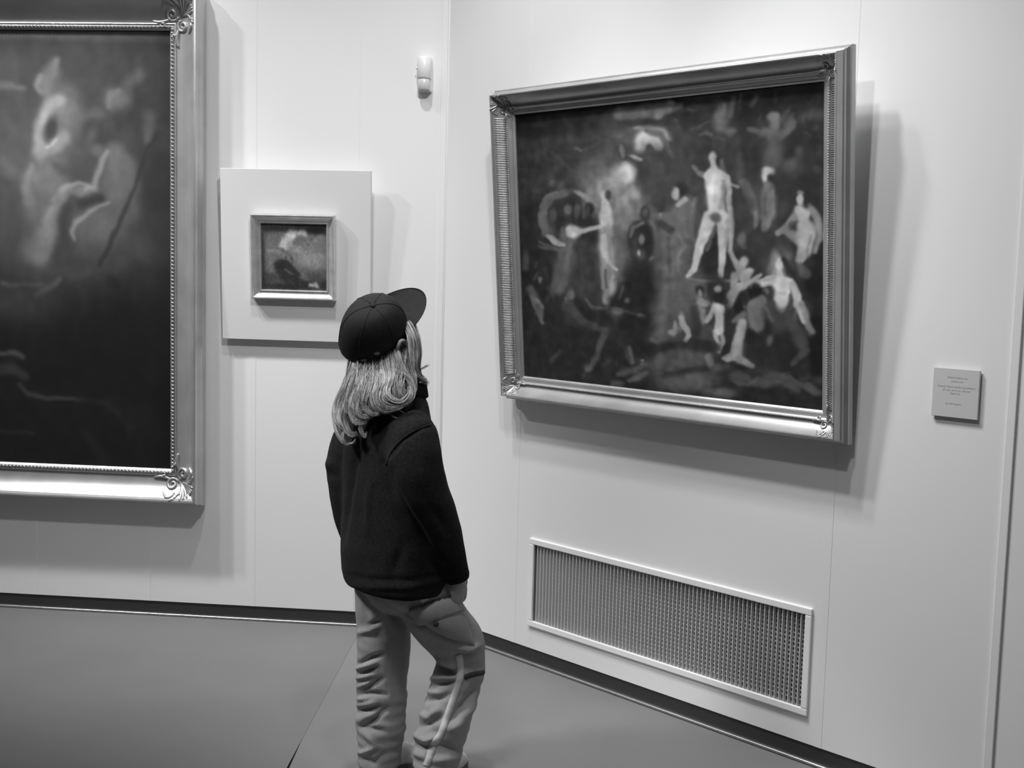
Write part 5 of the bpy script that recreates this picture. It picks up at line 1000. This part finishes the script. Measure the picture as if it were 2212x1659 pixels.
# curved peak
b = MB(); NU, NV = 28, 10; top = []; bot = []
for j in range(NV + 1):
    t = j / NV
    for i in range(NU + 1):
        s = -1 + 2 * i / NU; a = s * math.radians(66)
        base = (CB[0] + 0.099 * math.cos(a) - 0.008, 0.085 * math.sin(a))
        ext = 0.088 * math.cos(s * 1.25) ** 0.45
        y = base[1] * (1 - 0.10 * t); x = base[0] + ext * t * (1.0)
        drop = 0.004 + 0.026 * t - 0.020 * (y / 0.083) ** 2 * (0.20 + 0.80 * t)
        top.append(head(x, y, CB[2] + drop + 0.0045)); bot.append(head(x, y, CB[2] + drop))
n = len(top); ix = lambda j, i: j * (NU + 1) + i; f = []
for j in range(NV):
    for i in range(NU):
        f.append((ix(j, i), ix(j, i + 1), ix(j + 1, i + 1), ix(j + 1, i))); f.append((n + ix(j, i), n + ix(j + 1, i), n + ix(j + 1, i + 1), n + ix(j, i + 1)))
ring = [ix(0, i) for i in range(NU + 1)] + [ix(j, NU) for j in range(1, NV + 1)] + [ix(NV, i) for i in range(NU - 1, -1, -1)] + [ix(j, 0) for j in range(NV - 1, 0, -1)]
for a, c in zip(ring, ring[1:] + ring[:1]): f.append((a, c, n + c, n + a))
b.add(top + bot, f); kid(b, 'peak', M_cap, cap)
for (x, y, an) in ((814, 763, 30), (786, 778, -20)):
    loc, no = hit(bv_c, x, y)
    if loc is None: continue
    t1 = (RIGHT * math.cos(math.radians(an)) - UP * math.sin(math.radians(an))); t1 = (t1 - no * t1.dot(no)).normalized()
    b = MB(); ell(b, loc + no * 0.001, (t1, no.cross(t1), no), (0.010, 0.006, 0.0025), 14, 7); kid(b, 'strap_end', M_eyelet, cap)

# ---- hair
rs = np.random.RandomState(8)
bvs = (bv_j,)
def guide(rows):                                     # px, py, dy ; keep the lock clear of the jacket
    out = []
    for (x, y, dy) in rows:
        p = at(x, y, dy)
        loc, no = hit(bv_j, x, y)
        if loc is not None and (p - EYE).length > (loc - EYE).length - 0.014:
            d = (p - EYE).normalized(); p = EYE + d * ((loc - EYE).length - 0.016)
        out.append(list(p))
    return out
HV = []; HFc = []; HM = []
def strands(rows, N, r0, r1, r2, wave=0.002, rad=0.0009, mix=(.45, .4, .15), K=24, depth=0.6, under=None):
    """a lock: N strands round a guide, spread r0 at the root, r1 half way, r2 at the tip"""
    x0, y0, d0 = rows[0]
    if under: rows = [(x0 + under[0], y0 + under[1], d0 + under[2]), (x0, y0, d0 + .022)] + list(rows[1:])
    G = catmull(guide(rows), K); t = np.linspace(0, 1, K)
    tg = np.gradient(G, axis=0); tg /= np.linalg.norm(tg, axis=1)[:, None]
    side = np.cross(tg, np.array(FWD)); side /= np.linalg.norm(side, axis=1)[:, None] + 1e-9
    deep = np.cross(tg, side)
    sp = np.where(t < .5, r0 + (r1 - r0) * t / .5, r1 + (r2 - r1) * (t - .5) / .5)
    for _ in range(N):
        a, d = rs.uniform(-1, 1), rs.uniform(-1, 1) * depth
        ph, fr, am = rs.rand() * 6.28, rs.uniform(4, 9), wave * rs.uniform(.3, 1)
        L = int(K * rs.uniform(.78, 1.0)); L = max(8, L)
        P = G + side * (sp * a + am * np.sin(fr * t + ph))[:, None] + deep * (sp * d + am * np.cos(fr * t * .8 + ph))[:, None]
        P = P[:L]; rr = rad * rs.uniform(.7, 1.25)
        base = len(HV)
        for i in range(L):
            w = rr * (1.0 if i < L - 5 else (L - i) / 6.0) * min(1.0, 0.25 + 0.3 * i)
            for k in range(3):
                an = 2.094 * k; HV.append(P[i] + side[i] * (w * math.cos(an)) + deep[i] * (w * math.sin(an)))
        m = rs.choice(3, p=mix)
        for i in range(L - 1):
            for k in range(3): HFc.append((base + i * 3 + k, base + i * 3 + (k + 1) % 3, base + (i + 1) * 3 + (k + 1) % 3, base + (i + 1) * 3 + k)); HM.append(m)
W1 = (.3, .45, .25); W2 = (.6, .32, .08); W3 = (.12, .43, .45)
# deep under-layer
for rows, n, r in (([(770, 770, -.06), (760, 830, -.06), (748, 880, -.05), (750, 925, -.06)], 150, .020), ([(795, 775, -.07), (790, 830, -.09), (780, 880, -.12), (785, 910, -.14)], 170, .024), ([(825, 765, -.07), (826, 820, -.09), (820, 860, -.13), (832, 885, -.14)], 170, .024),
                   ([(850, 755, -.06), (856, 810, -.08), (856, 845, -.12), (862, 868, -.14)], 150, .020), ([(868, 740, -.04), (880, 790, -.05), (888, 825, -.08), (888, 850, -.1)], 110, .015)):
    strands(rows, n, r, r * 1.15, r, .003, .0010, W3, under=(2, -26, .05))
LOCKS = [
 ([(764, 782, -.075), (746, 832, -.06), (729, 872, -.05), (724, 902, -.06), (731, 934, -.08), (746, 957, -.09), (760, 953, -.09)], 110, .010, .012, .005, W1),
 ([(768, 784, -.075), (752, 828, -.07), (733, 868, -.06), (729, 900, -.07), (738, 920, -.08), (748, 930, -.08)], 120, .012, .013, .006, W2),
 ([(775, 786, -.08), (762, 838, -.09), (748, 880, -.10), (744, 910, -.10), (757, 938, -.11), (775, 932, -.11)], 120, .012, .012, .006, W1),
 ([(784, 788, -.085), (776, 835, -.10), (763, 866, -.12), (760, 893, -.12), (772, 914, -.13), (797, 906, -.13)], 120, .012, .010, .006, W2),
 ([(790, 790, -.085), (784, 830, -.11), (772, 862, -.12), (770, 886, -.13), (784, 902, -.13), (812, 893, -.13), (822, 890, -.13)], 110, .012, .009, .005, W2),
 ([(800, 790, -.085), (798, 832, -.11), (788, 862, -.13), (789, 882, -.13), (806, 895, -.14), (824, 889, -.14)], 110, .012, .009, .006, W1),
 ([(815, 784, -.085), (816, 828, -.11), (809, 852, -.13), (811, 874, -.14), (830, 887, -.14), (858, 881, -.14), (872, 874, -.14)], 120, .012, .010, .007, W2),
 ([(828, 778, -.085), (834, 820, -.11), (822, 850, -.13), (826, 872, -.14), (850, 881, -.14), (880, 868, -.14)], 120, .012, .011, .007, W2),
 ([(840, 770, -.08), (846, 812, -.10), (836, 842, -.13), (844, 862, -.14), (866, 868, -.14), (884, 852, -.13), (884, 828, -.12)], 100, .011, .009, .005, W2),
 ([(848, 766, -.08), (858, 806, -.09), (850, 832, -.11), (855, 850, -.12), (870, 852, -.12), (878, 838, -.11)], 90, .010, .007, .004, W1),
 ([(856, 758, -.075), (868, 796, -.08), (886, 826, -.09), (891, 852, -.10), (880, 868, -.11), (862, 872, -.12)], 100, .010, .008, .005, W2),
 ([(846, 772, -.08), (850, 800, -.09), (866, 806, -.09), (888, 822, -.09), (897, 842, -.09), (892, 856, -.10)], 50, .007, .005, .003, W2),
 ([(822, 782, -.085), (824, 815, -.10), (815, 838, -.11), (812, 856, -.12)], 70, .012, .008, .004, W3),
 ([(880, 697, .0), (892, 722, -.025), (896, 757, -.03), (894, 792, -.04), (908, 814, -.04), (924, 822, -.03)], 120, .010, .012, .006, W1),
 ([(888, 694, .02), (899, 724, -.01), (904, 760, -.01), (901, 795, -.015), (912, 822, -.02), (930, 829, -.02)], 120, .009, .010, .006, (.15, .55, .3)),
 ([(876, 700, -.01), (886, 727, -.04), (888, 762, -.05), (890, 796, -.06), (899, 820, -.06)], 110, .009, .010, .006, W1),
 ([(902, 770, -.02), (908, 795, -.02), (922, 790, -.02), (931, 786, -.02)], 10, .004, .003, .002, W2),
 ([(750, 920, -.08), (740, 945, -.09), (748, 960, -.09), (764, 957, -.09), (768, 944, -.09)], 26, .004, .003, .002, W2),
 ([(780, 905, -.13), (778, 925, -.13), (788, 945, -.13), (792, 930, -.13)], 20, .005, .004, .002, W1),
]
for rows, n, a, bq, c, mx in LOCKS: strands(rows, int(n * 1.7), a * .9, bq * .8, c * .9, .0030, .00065, mx, under=(2, -28, .07) if 740 < rows[0][1] < 800 else None)
for _ in range(60):
    x_, y_ = rs.uniform(765, 880), rs.uniform(770, 790); e_ = rs.uniform(-1, 1)
    strands([(x_, y_, -.085), (x_ - 12 + 20 * e_, y_ + 45, -.11), (x_ - 22 + 26 * e_, y_ + rs.uniform(75, 100), -.13), (x_ - 4 + 30 * e_, y_ + rs.uniform(95, 125), -.14)], 3, .006, .005, .004, .004, .0005, W2, under=(2, -28, .07))
# scalp layer under the cap edge so that no gap shows
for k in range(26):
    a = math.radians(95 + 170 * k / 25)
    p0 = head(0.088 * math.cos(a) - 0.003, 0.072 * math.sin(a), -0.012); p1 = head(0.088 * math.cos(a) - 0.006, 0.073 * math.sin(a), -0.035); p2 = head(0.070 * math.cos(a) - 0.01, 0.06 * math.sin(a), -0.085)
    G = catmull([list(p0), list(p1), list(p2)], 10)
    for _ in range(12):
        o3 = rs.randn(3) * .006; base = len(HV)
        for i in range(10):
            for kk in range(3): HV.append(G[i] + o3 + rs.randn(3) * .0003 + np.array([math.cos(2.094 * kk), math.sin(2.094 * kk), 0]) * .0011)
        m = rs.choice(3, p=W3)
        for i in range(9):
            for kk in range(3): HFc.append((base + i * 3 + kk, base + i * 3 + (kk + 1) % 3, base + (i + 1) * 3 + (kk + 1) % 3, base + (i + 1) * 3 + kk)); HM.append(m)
me = bpy.data.meshes.new('hair')
me.from_pydata((np.array(HV) - np.array(FOOT)).tolist(), [], HFc)
for m in M_hair: me.materials.append(m)
me.polygons.foreach_set('material_index', HM); me.polygons.foreach_set('use_smooth', [True] * len(HFc)); me.update()
hair = bpy.data.objects.new('hair', me); COL.objects.link(hair); hair.parent = person
tag(hair, 'long wavy blond hair hanging from under the cap', kind='stuff')
